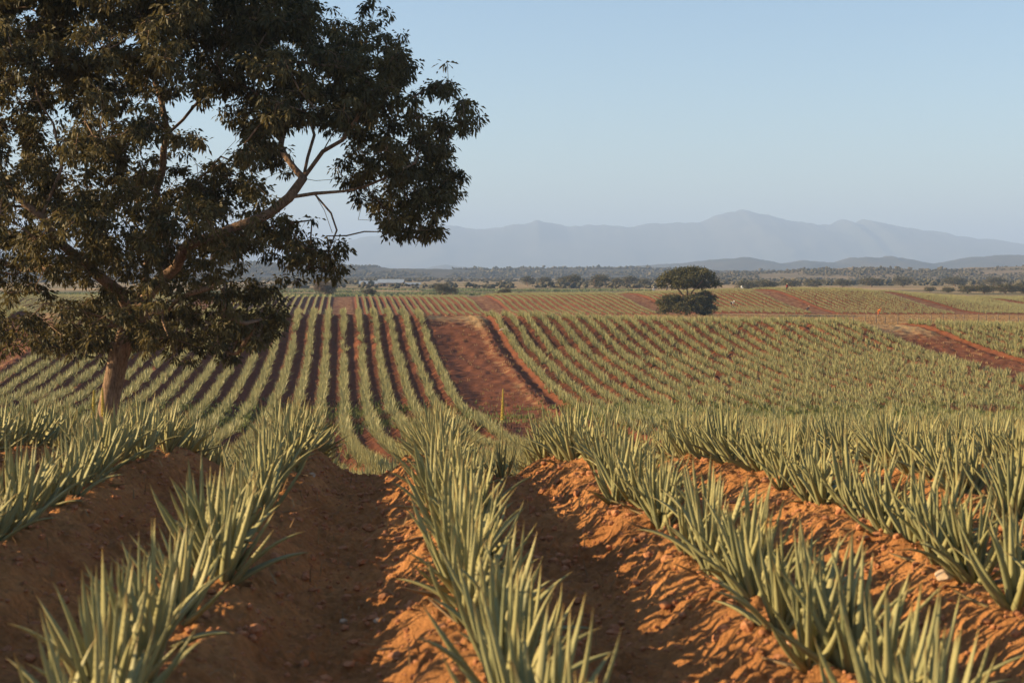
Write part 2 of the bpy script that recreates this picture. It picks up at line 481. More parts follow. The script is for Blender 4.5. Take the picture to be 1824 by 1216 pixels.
# ------------------------------------------------------------------ far hills and mountains
def relief(name, label, Y, pts, depth, mat, rough, seed, nx=420, ny=46, zb=-40):
    """a hill range with real depth; pts = skyline (photograph px, py) at depth Y"""
    pxs = np.linspace(pts[0][0], pts[-1][0], nx)
    pys = np.interp(pxs, [p[0] for p in pts], [p[1] for p in pts])
    k = np.hanning(7)[1:-1]; k /= k.sum()
    pys = np.convolve(np.pad(pys, 2, mode='edge'), k, 'valid')
    jag = -3.8 * Y / F * fbm(pxs / 26.0, pxs * 0 + seed * 1.7, 5, seed + 3, 0.6) * np.minimum(1, (490 - pys) / 30.0)
    T = np.array([at(a, b, Y) for a, b in zip(pxs, pys)])
    v = np.linspace(-1, 1, ny)
    X = np.repeat(T[None, :, 0], ny, 0)
    D = Y + v[:, None] * depth + np.zeros_like(X)
    g = np.interp(Y, _pd, _pz) - 2
    top = T[None, :, 2] - g
    n = fbm(X / (depth * 0.55), D / (depth * 0.55), 5, seed)
    jag = jag[None, :]
    rid = 1 - np.abs(2 * fbm(X / (depth * 0.30), D / (depth * 0.8), 4, seed + 50))
    prof = np.cos(np.abs(v)[:, None] ** 0.9 * pi / 2) ** 1.1
    Z = g + top * prof * (1 - 0.28 * (1 - prof) + rough * -np.abs(n) * (1 - prof) * 2.0 - 0.22 * (1 - rid) * (1 - prof))
    Z = Z + jag * prof ** 7 + top * 0.04 * fbm(X / (depth * .08), D / (depth * .08), 3, seed + 9) * prof
    Z[0] = Z[-1] = zb
    V = np.stack([X, D, Z], -1).reshape(-1, 3)
    i, j = np.meshgrid(np.arange(ny - 1), np.arange(nx - 1), indexing='ij')
    q = np.stack([i * nx + j, i * nx + j + 1, (i + 1) * nx + j + 1, (i + 1) * nx + j], -1).reshape(-1, 4)
    o = obj(name, mesh_np(name, V, [q], True), mat)
    tag(o, label, name.replace('_', ' '), kind='structure')
    return X, D, Z

relief('mountain_range', 'hazy blue mountain range along the horizon', 13000,
       [(-700, 470), (-300, 450), (0, 440), (300, 432), (480, 462), (560, 450), (640, 425), (720, 408), (780, 402), (850, 407), (905, 402), (940, 396), (956, 389), (975, 396), (1010, 404), (1060, 402),
        (1130, 401), (1200, 398), (1245, 394), (1280, 382), (1320, 374), (1360, 383), (1410, 394), (1460, 403), (1478, 402), (1500, 390), (1520, 399), (1538, 390), (1580, 400),
        (1640, 411), (1720, 424), (1824, 436), (1990, 448), (2200, 462), (2500, 474)], 2600, M['mountain'], 0.5, 101, nx=1300, ny=60, zb=-120)
relief('hill', 'small blue hill standing alone before the mountains', 8000,
       [(690, 486), (740, 481), (775, 474), (800, 470), (825, 475), (860, 481), (920, 486)], 500, M['hill'], 0.4, 111, nx=120, ny=30, zb=-80)
H3 = relief('hill_range', 'blue grey rolling hills below the mountains at right', 5200,
       [(960, 484), (1060, 479), (1130, 474), (1190, 469), (1240, 466), (1300, 460), (1340, 459), (1390, 468), (1430, 463), (1480, 467), (1530, 458), (1580, 457), (1620, 463), (1660, 471),
        (1720, 460), (1770, 456), (1824, 454), (1900, 452), (2000, 455), (2300, 470)], 620, M['hill'], 1.6, 121, zb=-60)
H1 = relief('wooded_ridge', 'long scrub covered ridge behind the sheds', 2500,
       [(-600, 462), (-200, 460), (100, 458), (300, 464), (480, 471), (600, 474), (700, 478), (870, 481), (960, 480), (1060, 479), (1160, 480), (1260, 483), (1400, 488)], 520, M['hill'], 0.4, 131)
H2 = relief('scrub_hill', 'brown scrub dotted hill at right above the fields', 1700,
       [(1180, 494), (1260, 489), (1330, 487), (1400, 484), (1470, 480), (1520, 477), (1570, 479), (1620, 483), (1680, 480), (1740, 477), (1824, 474), (1950, 472), (2200, 478)], 380, M['dryhill'], 0.4, 141)

# ------------------------------------------------------------------ trees
def leaf_tufts(P, rad, n_leaf, size, droop, seed, spread=0.45):
    """many leaves round every point of P; returns V, quads, col"""
    r = np.random.default_rng(seed)
    n = len(P) * n_leaf
    C = np.repeat(P, n_leaf, 0)
    az = r.uniform(0, 2 * pi, n)
    el = r.normal(-droop, spread, n)
    d = np.stack([np.cos(el) * np.cos(az), np.cos(el) * np.sin(az), np.sin(el)], -1)
    C = C + d * r.uniform(0, rad, (n, 1)) * np.array([1, 1, 0.7])
    L = size * r.uniform(0.65, 1.25, n)[:, None]
    W = L * r.uniform(0.28, 0.48, (n, 1))
    side = np.cross(d, r.normal(size=(n, 3)))
    side /= np.linalg.norm(side, axis=1, keepdims=True) + 1e-9
    down = np.array([0, 0, -1.0])
    mid = C + d * L * 0.5
    tip = C + d * L * 0.95 + down * L * 0.25
    V = np.stack([C, mid + side * W * 0.5 + down * L * .03, tip, mid - side * W * 0.5 + down * L * .03], 1).reshape(-1, 3)
    q = np.arange(n * 4).reshape(-1, 4)
    tone = np.clip(np.repeat(r.beta(1.6, 2.4, len(P)), n_leaf) + r.normal(0, 0.12, n), 0, 1)
    col = np.repeat(tone[:, None], 4, 0) * np.ones((1, 3))
    return V, q, col

def grow(seed_paths, targets, step, jitter, seed, rmin=0.012, expo=2.35, trunk_r=None, sides=7, gravity=0.0):
    """limbs from hand-set paths, then every target joined to the nearest limb; returns the limb mesh builder and end points"""
    r = np.random.default_rng(seed)
    pos, par = [], []
    for path in seed_paths:
        path = np.asarray(path, float)
        last = -1
        if pos:
            last = int(np.argmin(np.linalg.norm(np.array(pos) - path[0], axis=1)))
        prev = path[0] if last < 0 else np.array(pos[last])
        if last < 0:
            pos.append(path[0]); par.append(-1); last = 0
        for q in path[1:]:
            seg = np.linalg.norm(q - prev)
            k = max(1, int(round(seg / step)))
            for t in range(1, k + 1):
                p = prev + (q - prev) * t / k + (r.normal(0, jitter, 3) if t < k else 0)
                pos.append(p); par.append(last); last = len(pos) - 1
            prev = q
    targets = np.asarray(targets, float)
    rem = list(range(len(targets)))
    root = np.array(pos[0])
    PA = np.array(pos)
    dist = np.linalg.norm(targets[:, None] - PA[None], axis=2)
    best = dist.argmin(1); bd = dist.min(1)
    lowz = PA[:, 2].min()
    while rem:
        i = min(rem, key=lambda q: bd[q])
        rem.remove(i)
        t = targets[i]; a = np.array(pos[best[i]]); last = int(best[i])
        seg = np.linalg.norm(t - a)
        k = max(1, int(round(seg / step)))
        new = []
        bow = np.array([0, 0, 1.0]) * seg * 0.10
        for s in range(1, k + 1):
            f = s / k
            p = a + (t - a) * f + bow * (4 * f * (1 - f)) * 0.8 + (r.normal(0, jitter, 3) if s < k else 0)
            pos.append(p); par.append(last); last = len(pos) - 1; new.append(last)
        if rem:
            NP = np.array([pos[q] for q in new])
            for q in rem:
                dd = np.linalg.norm(NP - targets[q], axis=1)
                m = dd.argmin()
                if dd[m] < bd[q]: bd[q] = dd[m]; best[q] = new[m]
    n = len(pos)
    kids = [[] for _ in range(n)]
    for i in range(1, n): kids[par[i]].append(i)
    order = [0]
    for i in order: order.extend(kids[i])
    acc = np.zeros(n)
    for i in reversed(order):
        acc[i] = rmin ** expo if not kids[i] else sum(acc[k] for k in kids[i]) + rmin ** expo * 0.05
    rad = acc ** (1 / expo)
    if trunk_r: rad = rmin + (rad - rmin) * (trunk_r - rmin) / (rad[0] - rmin)
    mb = MB()
    starts = [0]
    first = {0: None}
    while starts:
        s = starts.pop()
        chain = [s]
        while kids[chain[-1]]:
            ks = sorted(kids[chain[-1]], key=lambda q: -rad[q])
            chain.append(ks[0])
            for q in ks[1:]:
                starts.append(q); first[q] = chain[-2]
        pts = [pos[c] for c in chain]; rr = [rad[c] for c in chain]
        if first.get(s) is not None:
            pts = [pos[first[s]]] + pts; rr = [rad[s]] + rr
        if len(pts) > 1:
            mb.tube(np.array(pts), np.array(rr), sides if rr[0] > 0.06 else 5 if rr[0] > 0.025 else 4)
    return mb

# --- the big shade tree
TY = 42.0
def big_tree():
    r = np.random.default_rng(11)
    # foliage masses of the crown: photograph px, py, radius px
    cl = []
    def row(y, xs, rad=40):
        for x in xs: cl.append((x, y, rad))
    for y in (-150, -95): row(y, range(-160 if y > -120 else -40, 480 if y > -120 else 380, 62), 44)
    row(-45, range(-260, 540, 58), 42)
    row(10, list(range(-300, 520, 54)) + [545], 38)
    row(62, list(range(-320, 560, 54)) + [618, 650], 36)
    row(112, list(range(-340, 690, 54)) + [690], 36)
    row(165, [-330, -270, -210, -150, -90, -30, 25, 70, 125, 175, 240, 455, 505, 555, 605, 650, 690], 35)
    row(150, [775, 800], 20); row(180, [740, 825], 22); row(120, [803], 12); row(215, [700, 745, 785, 825], 25); row(205, [848], 9)
    row(160, [300, 350, 400], 24)
    row(215, [-320, -260, -200, -140, -80, -20, 35, 150, 205, 250, 440, 490, 610, 655], 32)
    row(200, [560, 530], 22)
    row(265, [-310, -250, -190, -130, -70, -10, 50, 105, 160, 215, 440, 480, 640, 690, 735, 775], 32)
    row(245, [60, 320, 345], 20); row(280, [800, 330], 18)
    row(315, [-300, -240, -180, -120, -60, 0, 55, 110, 165, 220, 275, 335, 375, 430, 655, 705, 750, 790], 32)
    row(300, [350, 372, 600, 520], 16)
    row(365, [-290, -230, -170, -110, -50, 10, 65, 120, 175, 230, 285, 340, 395, 445, 700, 745, 785], 31)
    row(350, [480, 660, 812], 16)
    row(405, [725, 755, 765], 20); row(400, [675], 11); row(395, [640, 555], 12); row(415, [580, 610, 690], 12)
    row(415, [-270, -210, -150, -90, -30, 25, 80, 135, 190, 245, 300, 355, 410, 455, 500], 32)
    row(440, [550, 590, 520], 24); row(470, [580, 545, 515, 600], 20)
    row(465, [-250, -190, -130, -70, -10, 45, 100, 155, 210, 265, 320, 375, 425], 31)
    row(495, [505, 530], 15); row(520, [480, 465], 22)
    row(515, [-220, -160, -100, -40, 15, 70, 200, 255, 310, 360, 410, 450], 29)
    row(565, [-180, -120, -60, -5, 50, 200, 245, 300, 345, 395, 440, 478], 26)
    row(600, [110, 150, 180, 320, 370, 420, 465], 22); row(600, [20, 65, -40, 265], 20)
    row(590, [245, 275, 300, 340, 400, 440, 475], 26); row(560, [420, 460, 490], 24); row(545, [120, 150, 170, 225], 26); row(612, [225, 250, 280, 395, 440], 18)
    row(628, [85, 130, 160, 260, 320, 365, 400, 430], 17); row(605, [-5, 30, 70, 110, 150, 185, 455], 20); row(580, [90, 130, 170], 24); row(640, [340, 410], 10)
    P, tw = [], []
    cl = [q for q in cl if q[0] > (-190 if q[1] < 440 else -70)]
    for (x, y, rad) in cl:
        e = 1 - ((x - 230) / 640.0) ** 2 - ((y - 230) / 470.0) ** 2
        dep = 6.8 * math.sqrt(max(e, 0.03))
        big = rad >= 30
        for c in range(5 if big else 3 if rad >= 20 else 1):
            o = r.uniform(-dep, dep) if rad > 14 else r.uniform(-dep * .5, dep * .5)
            c0 = at(x + r.normal(0, 14 if big else 5), y + r.normal(0, 17 if big else 5), TY + o)
            R_ = rad * TY / F * 1.0
            nt_ = max(2, int(r.uniform(0.75, 1.25) * (rad / 36.0) ** 2 * 14))
            tw.append(c0)
            d = r.normal(size=(nt_, 3)); d /= np.linalg.norm(d, axis=1, keepdims=True)
            q = c0 + d * (r.uniform(0, 1, (nt_, 1)) ** 0.5) * np.array([R_, R_, R_ * 0.9])
            P.append(q)
    P = np.concatenate(P)
    gx, gy = pix(P)                                # airy places between the limbs
    keep = r.uniform(size=len(P)) > 0.10
    for hx, hy, hr in ((402, 250, 29), (372, 214, 25), (600, 395, 28), (642, 380, 20), (560, 400, 13), (480, 322, 15), (512, 290, 14), (560, 275, 13), (95, 240, 17), (122, 214, 11), (330, 215, 16),
                       (235, 355, 10), (145, 402, 9), (450, 362, 9), (315, 282, 13), (345, 300, 16), (30, 250, 9), (640, 215, 9), (182, 226, 11), (542, 330, 15), (588, 308, 11), (500, 440, 11), (60, 330, 9),
                       (610, 250, 8), (20, 90, 8), (265, 200, 9), (300, 150, 8), (420, 300, 10), (190, 300, 8), (110, 330, 8), (690, 210, 8), (745, 320, 9), (725, 250, 8), (280, 470, 10), (225, 500, 8), (90, 560, 16), (60, 520, 12), (130, 565, 12), (360, 560, 9)):
        keep &= (((gx - hx) / 1.15) ** 2 + (gy - hy) ** 2 > (hr * r.uniform(0.75, 1.15, len(P))) ** 2)
    rh = np.random.default_rng(77)
    for q in range(170):
        hx, hy, hr = rh.uniform(-40, 840), rh.uniform(0, 610), rh.uniform(5, 12)
        keep &= ((gx - hx) / 1.3) ** 2 + (gy - hy) ** 2 > (hr * r.uniform(0.7, 1.2, len(P))) ** 2
    P = P[keep]
    b = at(197, 742, TY); b[2] = ground_z(np.array([b[0]]), np.array([TY]))[0] - 0.15
    A = lambda x, y, o=0.0: at(x, y, TY + o)
    paths = [
        [b, A(188, 745), A(200, 690), A(211, 635), A(228, 590), A(248, 560)],
        [A(248, 560), A(285, 500, -.6), A(330, 440, -1.2), A(420, 405, -2), A(480, 380, -2.4), A(515, 352, -2.6), A(560, 345, -2.8), A(612, 341, -3), A(680, 320, -3.2), A(740, 290, -3)],
        [A(515, 352, -2.6), A(540, 318, -2.2), A(575, 270, -2), A(600, 225, -1.6), A(620, 150, -1)],
        [A(560, 345, -2.8), A(590, 380, -3.2), A(600, 410, -3.3)],
        [A(540, 318, -2.2), A(562, 322, -2.4), A(592, 320, -2.6)],
        [A(575, 345, -2.8), A(578, 375, -3), A(592, 415, -3.1)],
        [A(575, 270, -2), A(610, 250, -2.2), A(640, 205, -2.4), A(660, 150, -2)],
        [A(545, 312, -2.2), A(560, 240, -1.6), A(552, 180, -1)],
        [A(540, 318, -2.2), A(500, 260, -1.0), A(520, 190, 0)],
        [A(248, 560), A(262, 470, 1), A(272, 380, 1.6), A(290, 300, 1.5), A(298, 240, 1.2), A(345, 190, 1), A(390, 130, 0.6), A(420, 60, 0)],
        [A(298, 240, 1.2), A(285, 170, 2), A(260, 90, 2.5), A(240, 0, 2)],
        [A(248, 560), A(215, 520, -1), A(150, 470, -2), A(105, 430, -2.6), A(75, 385, -3), A(20, 330, -3), A(-60, 280, -3)],
        [A(75, 385, -3), A(110, 300, -3.2), A(95, 220, -3), A(60, 140, -2.5)],
        [A(150, 470, -2), A(60, 480, 0), A(-60, 450, 2)],
        [A(248, 560), A(290, 555, -2), A(315, 535, -3), A(338, 523, -3.6), A(400, 500, -4)],
        [A(236, 575), A(150, 555, -2.5), A(80, 540, -3.6), A(40, 545, -4)],
        [A(285, 500, -.6), A(300, 420, 3), A(340, 330, 4.5), A(420, 250, 4.5)],
        [A(290, 555, -2), A(300, 600, -3), A(312, 640, -3.4)],
    ]
    mb = grow(paths, np.array(tw), 0.7, 0.07, 5, 0.008, 1.85, 0.30, 9)
    # fine twigs to the tufts
    T = np.array(tw)
    for q in P[::2]:
        k = np.argmin(((T - q) ** 2).sum(1))
        if np.linalg.norm(T[k] - q) < .08: continue
        mid = (T[k] + q) / 2 + r.normal(0, .05, 3) + np.array([0, 0, 0.06])
        mb.tube([T[k], mid, q], [0.012, 0.009, 0.005], 3)
    root = empty('shade_tree', b)
    tag(root, 'huge dark spreading shade tree standing over the rows at left', 'tree')
    off = np.array(b)
    tm = mb.build('trunk')
    co = np.empty(len(tm.vertices) * 3, np.float32); tm.vertices.foreach_get('co', co)
    tm.vertices.foreach_set('co', (co.reshape(-1, 3) - off).ravel())
    obj('trunk', tm, M['bark'], root)
    V, q, c = leaf_tufts(P, 0.27, 27, 0.165, 0.65, 3, spread=0.65)
    obj('crown', mesh_np('crown', V - off, [q], False, c), M['crown'], root)
big_tree()

def small_tree(name, spheres, trunk_h, trunk_r, n_tuft, leaf, seed, mat, limbs=None, droop=0.1, nleaf=9, loc=(0, 0, 0)):
    """a tree in its own metres; spheres = (x, y, z, rx, rz) foliage masses"""
    r = np.random.default_rng(seed)
    P, tw = [], []
    tot = sum(s[3] ** 2 for s in spheres)
    for (x, y, z, rx, rz) in spheres:
        n = max(4, int(n_tuft * rx ** 2 / tot))
        d = r.normal(size=(n, 3)); d /= np.linalg.norm(d, axis=1, keepdims=True)
        q = np.array([x, y, z]) + d * (r.uniform(0.1, 1.1, (n, 1)) ** 0.5) * np.array([rx, rx, rz * 0.85])
        P.append(q)
        for k in range(max(2, n // 14)): tw.append(q[k] * 0.8 + np.array([x, y, z]) * 0.2)
    P = np.concatenate(P)
    P[:, 2] = np.maximum(P[:, 2], leaf * 0.7)
    paths = [[(0, 0, -0.3), (0.05, 0, trunk_h * 0.5), (-0.04, 0.03, trunk_h)]] + (limbs or [])
    mb = grow(paths, np.array(tw), 0.6, 0.05, seed, 0.02, 2.3, trunk_r, 6)
    root = empty(name, loc)
    obj('trunk', mb.build('trunk'), M['bark'], root)
    V, q, c = leaf_tufts(P, leaf * 0.8, nleaf, leaf, droop, seed + 1)
    obj('crown', mesh_np('crown', V, [q], False, c), M[mat], root)
    return root

def gz(x, y): return float(ground_z(np.array([float(x)]), np.array([float(y)]))[0])
def on_ground(px, Y):
    p = at(px, 560, Y)
    return (p[0], Y, gz(p[0], Y))

# --- the two-tiered tree standing alone beyond the second field
def tiered_tree():
    Y = 296.0
    loc = on_ground(1222, Y)
    k = Y / F
    def s(px, py, o, rx, rz):
        p = at(px, py, Y)
        return (p[0] - loc[0], o, p[2] - loc[2], rx * k, rz * k)
    sp = [s(1196, 492, 0, 21, 13), s(1222, 484, 1, 24, 11), s(1248, 488, -1, 22, 11), s(1268, 500, 0, 12, 13), s(1186, 500, 1, 13, 11), s(1215, 500, 2.2, 22, 10), s(1240, 502, 2.5, 20, 9), s(1220, 497, -2.5, 24, 11),
          s(1190, 545, 0, 17, 14), s(1215, 547, -2, 20, 13), s(1245, 545, -1.5, 20, 14), s(1262, 540, 0, 15, 11), s(1228, 540, 2, 24, 12), s(1205, 532, 1, 18, 9), s(1268, 530, 1, 10, 7), s(1182, 552, 0.5, 11, 10), s(1256, 555, .5, 14, 9), s(1210, 508, -1, 18, 9), s(1252, 508, 1.5, 16, 8), s(1236, 530, -1.5, 22, 9), s(1258, 524, 1, 14, 7), s(1190, 531, -.5, 14, 8), s(1180, 508, 0, 9, 6), s(1240, 480, 0, 16, 6), s(1206, 484, 1, 14, 6), s(1275, 506, -1, 8, 5), s(1172, 498, 0, 6, 5), s(1272, 548, 0, 7, 6), s(1176, 538, 1, 7, 6)]
    t = lambda px, py, o: tuple(np.array([at(px, py, Y)[0] - loc[0], o, at(px, py, Y)[2] - loc[2]]))
    limbs = [[t(1222, 545, 0), t(1215, 525, 0), t(1205, 510, .3), t(1195, 495, .3)], [t(1222, 545, 0), t(1232, 520, -.5), t(1246, 505, -.6), t(1256, 492, -.6)], [t(1224, 535, 0), t(1224, 512, .5), t(1222, 490, .6)]]
    o = small_tree('tiered_tree', sp, 1.6, 0.36, 2600, 0.5, 21, 'acacia', limbs, 0.05, 10, loc)
    tag(o, 'lone dark tree of two leafy tiers by the dry grass strip', 'tree')
tiered_tree()

def ball_tree(name, w, h, th, seed, mat, n=240, leaf=0.5, flat=0.55):
    r = random.Random(seed)
    sp = []
    for k in range(9):
        a = k * 2.4; q = w * 0.5 * (0.15 + 0.55 * (k / 9.0) ** 0.5)
        rr = w * r.uniform(0.17, 0.27)
        sp.append((q * cos(a), q * sin(a), th + (h - th) * r.uniform(0.35, 0.72) * (1 - 0.25 * k / 9), rr, rr * flat + 0.15 * h))
    return small_tree(name, sp, max(0.5, th), 0.035 * w, n, leaf, seed, mat)

def spread(proto_fn, name, items, group):
    first = None
    for (px, Y, sc, label, cat, rz) in items:
        loc = on_ground(px, Y)
        if first is None:
            first = proto_fn(); o = first
        else:
            o = first.copy(); COL.objects.link(o)
            for ch in list(first.children):
                c = ch.copy(); COL.objects.link(c); c.parent = o
        o.name = name if o is first else name
        o.location = loc; o.rotation_euler = (0, 0, rz); o.scale = (sc, sc, sc)
        tag(o, label, cat, group)

G_T = 'trees scattered over the plain behind the fields'
spread(lambda: ball_tree('dry_bush', 8.0, 5.5, 0.8, 31, 'brownbush', 330, 0.5), 'dry_bush', [
    (577, 430, 1.0, 'brown half bare bush in front of the scrub ridge, left of the sheds', 'bush', 0.3),
    (455, 470, 0.9, 'brown bush beside the hanging right edge of the big tree crown', 'bush', 2.0)], 'dry brown bushes beyond the second field')
spread(lambda: ball_tree('round_bush', 8.0, 4.2, 0.4, 33, 'scrub', 330, 0.45), 'round_bush', [
    (658, 420, 0.62, 'dark low bush in front of the blue roofed sheds', 'bush', 0.2),
    (898, 445, 0.65, 'small dome shaped bush on the crest of the far rows', 'bush', 1.2),
    (925, 455, 0.4, 'smallest bush, just right of the dome shaped one on the crest', 'bush', 2.2)], 'round bushes on the far field edge')
spread(lambda: ball_tree('leafy_tree', 9.0, 6.0, 0.8, 35, 'plaintree', 380, 0.5, 0.45), 'leafy_tree', [
    (788, 460, 0.75, 'dark upright tree right of the sheds, in front of the green crop', 'tree', 0.2),
    (806, 470, 0.5, 'small tree close against the upright one right of the sheds', 'tree', 1.4),
    (1005, 760, 1.0, 'tree at the dry grass edge, left of a broader one', 'tree', 0.7),
    (1022, 740, 1.25, 'broad tree on the plain midway between dome bush and tiered tree', 'tree', 2.0),
    (1068, 720, 1.3, 'roundest tree on the plain left of the tiered tree', 'tree', 2.9),
    (1100, 760, 0.9, 'shorter tree between the roundest plain tree and a tall one', 'tree', 0.9),
    (1122, 780, 1.1, 'taller tree close left of the white figure', 'tree', 1.9),
    (1148, 730, 0.9, 'last plain tree before the tiered tree', 'tree', 0.4),
    (970, 820, 1.0, 'leftmost in the loose line of plain trees', 'tree', 2.6),
    (940, 850, 1.1, 'pale far tree above the dome shaped bush', 'tree', 1.1)], G_T)
spread(lambda: ball_tree('field_tree', 11.0, 5.0, 0.5, 37, 'plaintree', 380, 0.55, 0.4), 'field_tree', [
    (1722, 520, 0.75, 'left tree of the dark hedge line at right edge', 'tree', 0.2),
    (1752, 525, 0.8, 'tree in the hedge, second from its left end', 'tree', 1.5),
    (1790, 515, 0.9, 'largest tree in the dark hedge line at right', 'tree', 2.4),
    (1822, 520, 0.85, 'hedge tree cut by the right picture edge', 'tree', 0.8),
    (1688, 560, 0.55, 'low bush at the pale strip left of the hedge', 'bush', 0.8),
    (1655, 575, 0.5, 'lowest bush, where the far field crest meets the pale strip', 'bush', 0.1),
    (1330, 620, 1.0, 'dark tree showing above the crest just right of the tiered tree', 'tree', 1.0),
    (1362, 640, 1.1, 'dark tree above the crest over the first red bare track', 'tree', 2.0),
    (1410, 720, 1.0, 'dark tree peeping over the hill behind the red figure', 'tree', 3.0),
    (1450, 730, 1.1, 'dark tree over the hill right of the red figure', 'tree', 0.5),
    (1500, 760, 1.0, 'left of three trees along the foot of the brown hill', 'tree', 1.3),
    (1552, 780, 1.2, 'middle of three trees along the foot of the brown hill', 'tree', 2.3),
    (1607, 800, 1.3, 'right of three trees along the foot of the brown hill', 'tree', 0.9),
    (1700, 820, 1.3, 'tree on the dry plain above the hedge line', 'tree', 2.2),
    (1770, 840, 1.2, 'far tree above the largest hedge tree', 'tree', 1.2)], 'dark trees beyond the right hill')

# --- far scrub: reads as one mass
def scrub_mass(name, label, pts, sizes, seed, mat):
    r = np.random.default_rng(seed)
    bm_v = np.array([(0, 0, 1), (.894, 0, .447), (.276, .851, .447), (-.724, .526, .447), (-.724, -.526, .447), (.276, -.851, .447), (.724, .526, -.447), (-.276, .851, -.447), (-.894, 0, -.447), (-.276, -.851, -.447), (.724, -.526, -.447), (0, 0, -1)])
    f = np.array([(0, 1, 2), (0, 2, 3), (0, 3, 4), (0, 4, 5), (0, 5, 1), (1, 6, 2), (2, 7, 3), (3, 8, 4), (4, 9, 5), (5, 10, 1), (2, 6, 7), (3, 7, 8), (4, 8, 9), (5, 9, 10), (1, 10, 6), (6, 11, 7), (7, 11, 8), (8, 11, 9), (9, 11, 10), (10, 11, 6)])
    # one crown = several small lumps
    n = len(pts); k = 5
    C = np.repeat(pts, k, 0) + r.normal(size=(n * k, 3)) * np.repeat(sizes, k)[:, None] * np.array([.45, .45, .2])
    sz = np.repeat(sizes, k) * r.uniform(0.3, 0.6, n * k)
    V = C[:, None, :] + bm_v[None] * sz[:, None, None] * r.uniform(0.6, 1.3, (n * k, 12, 1)) * np.array([1, 1, .8])
    T = (f[None] + (np.arange(n * k) * 12)[:, None, None]).reshape(-1, 3)
    tone = np.clip(np.repeat(np.repeat(r.beta(2, 2, n), k) + r.normal(0, .12, n * k), 12), 0, 1)
    o = obj(name, mesh_np(name, V.reshape(-1, 3), [T], False, tone[:, None] * np.ones((1, 3))), M[mat])
    tag(o, label, 'scrub', kind='stuff')

def scatter_on(Hf, n, seed, lo, hi, front=True):
    X, D, Z = Hf
    r = np.random.default_rng(seed)
    ny, nx = X.shape
    i = r.integers(6, int(ny * 0.55), n); j = r.integers(1, nx - 2, n)
    fx = r.uniform(0, 1, n); fy = r.uniform(0, 1, n)
    def lerp(a): return (a[i, j] * (1 - fx) + a[i, j + 1] * fx) * (1 - fy) + (a[i + 1, j] * (1 - fx) + a[i + 1, j + 1] * fx) * fy
    P = np.stack([lerp(X), lerp(D), lerp(Z)], -1)
    keep = fbm(P[:, 0] / 160, P[:, 1] / 160, 3, seed) > -0.12
    P = P[keep]
    s = r.uniform(lo, hi, len(P)) * (0.7 + 0.6 * (r.uniform(size=len(P)) > .9))
    P[:, 2] += s * 0.45
    return P, s
P1, s1 = scatter_on(H1, 12000, 61, 2.4, 5.5)
P2, s2 = scatter_on(H2, 3800, 62, 1.4, 3.6)
scrub_mass('scrub_wood', 'grey green scrub covering the far ridge and brown hill', np.concatenate([P1, P2]), np.concatenate([s1, s2]), 63, 'scrub')
def plain_scrub():
    r = np.random.default_rng(65)
    n = 7000
    D = r.uniform(700, 2100, n)
    X = r.uniform(-0.48, 0.48, n) * D
    k = vnoise(X / 260, D / 120, 66) + 0.35 * vnoise(X / 60, D / 60, 67) + 0.35 * smooth(900, 1500, D) > 0.16
    X, D = X[k], D[k]
    s = r.uniform(1.2, 3.6, len(X))
    Z = ground_z(X, D) + s * 0.45
    scrub_mass('plain_scrub', 'loose scrub and small trees dotting the dry plain', np.stack([X, D, Z], -1), s, 68, 'scrub')
plain_scrub()

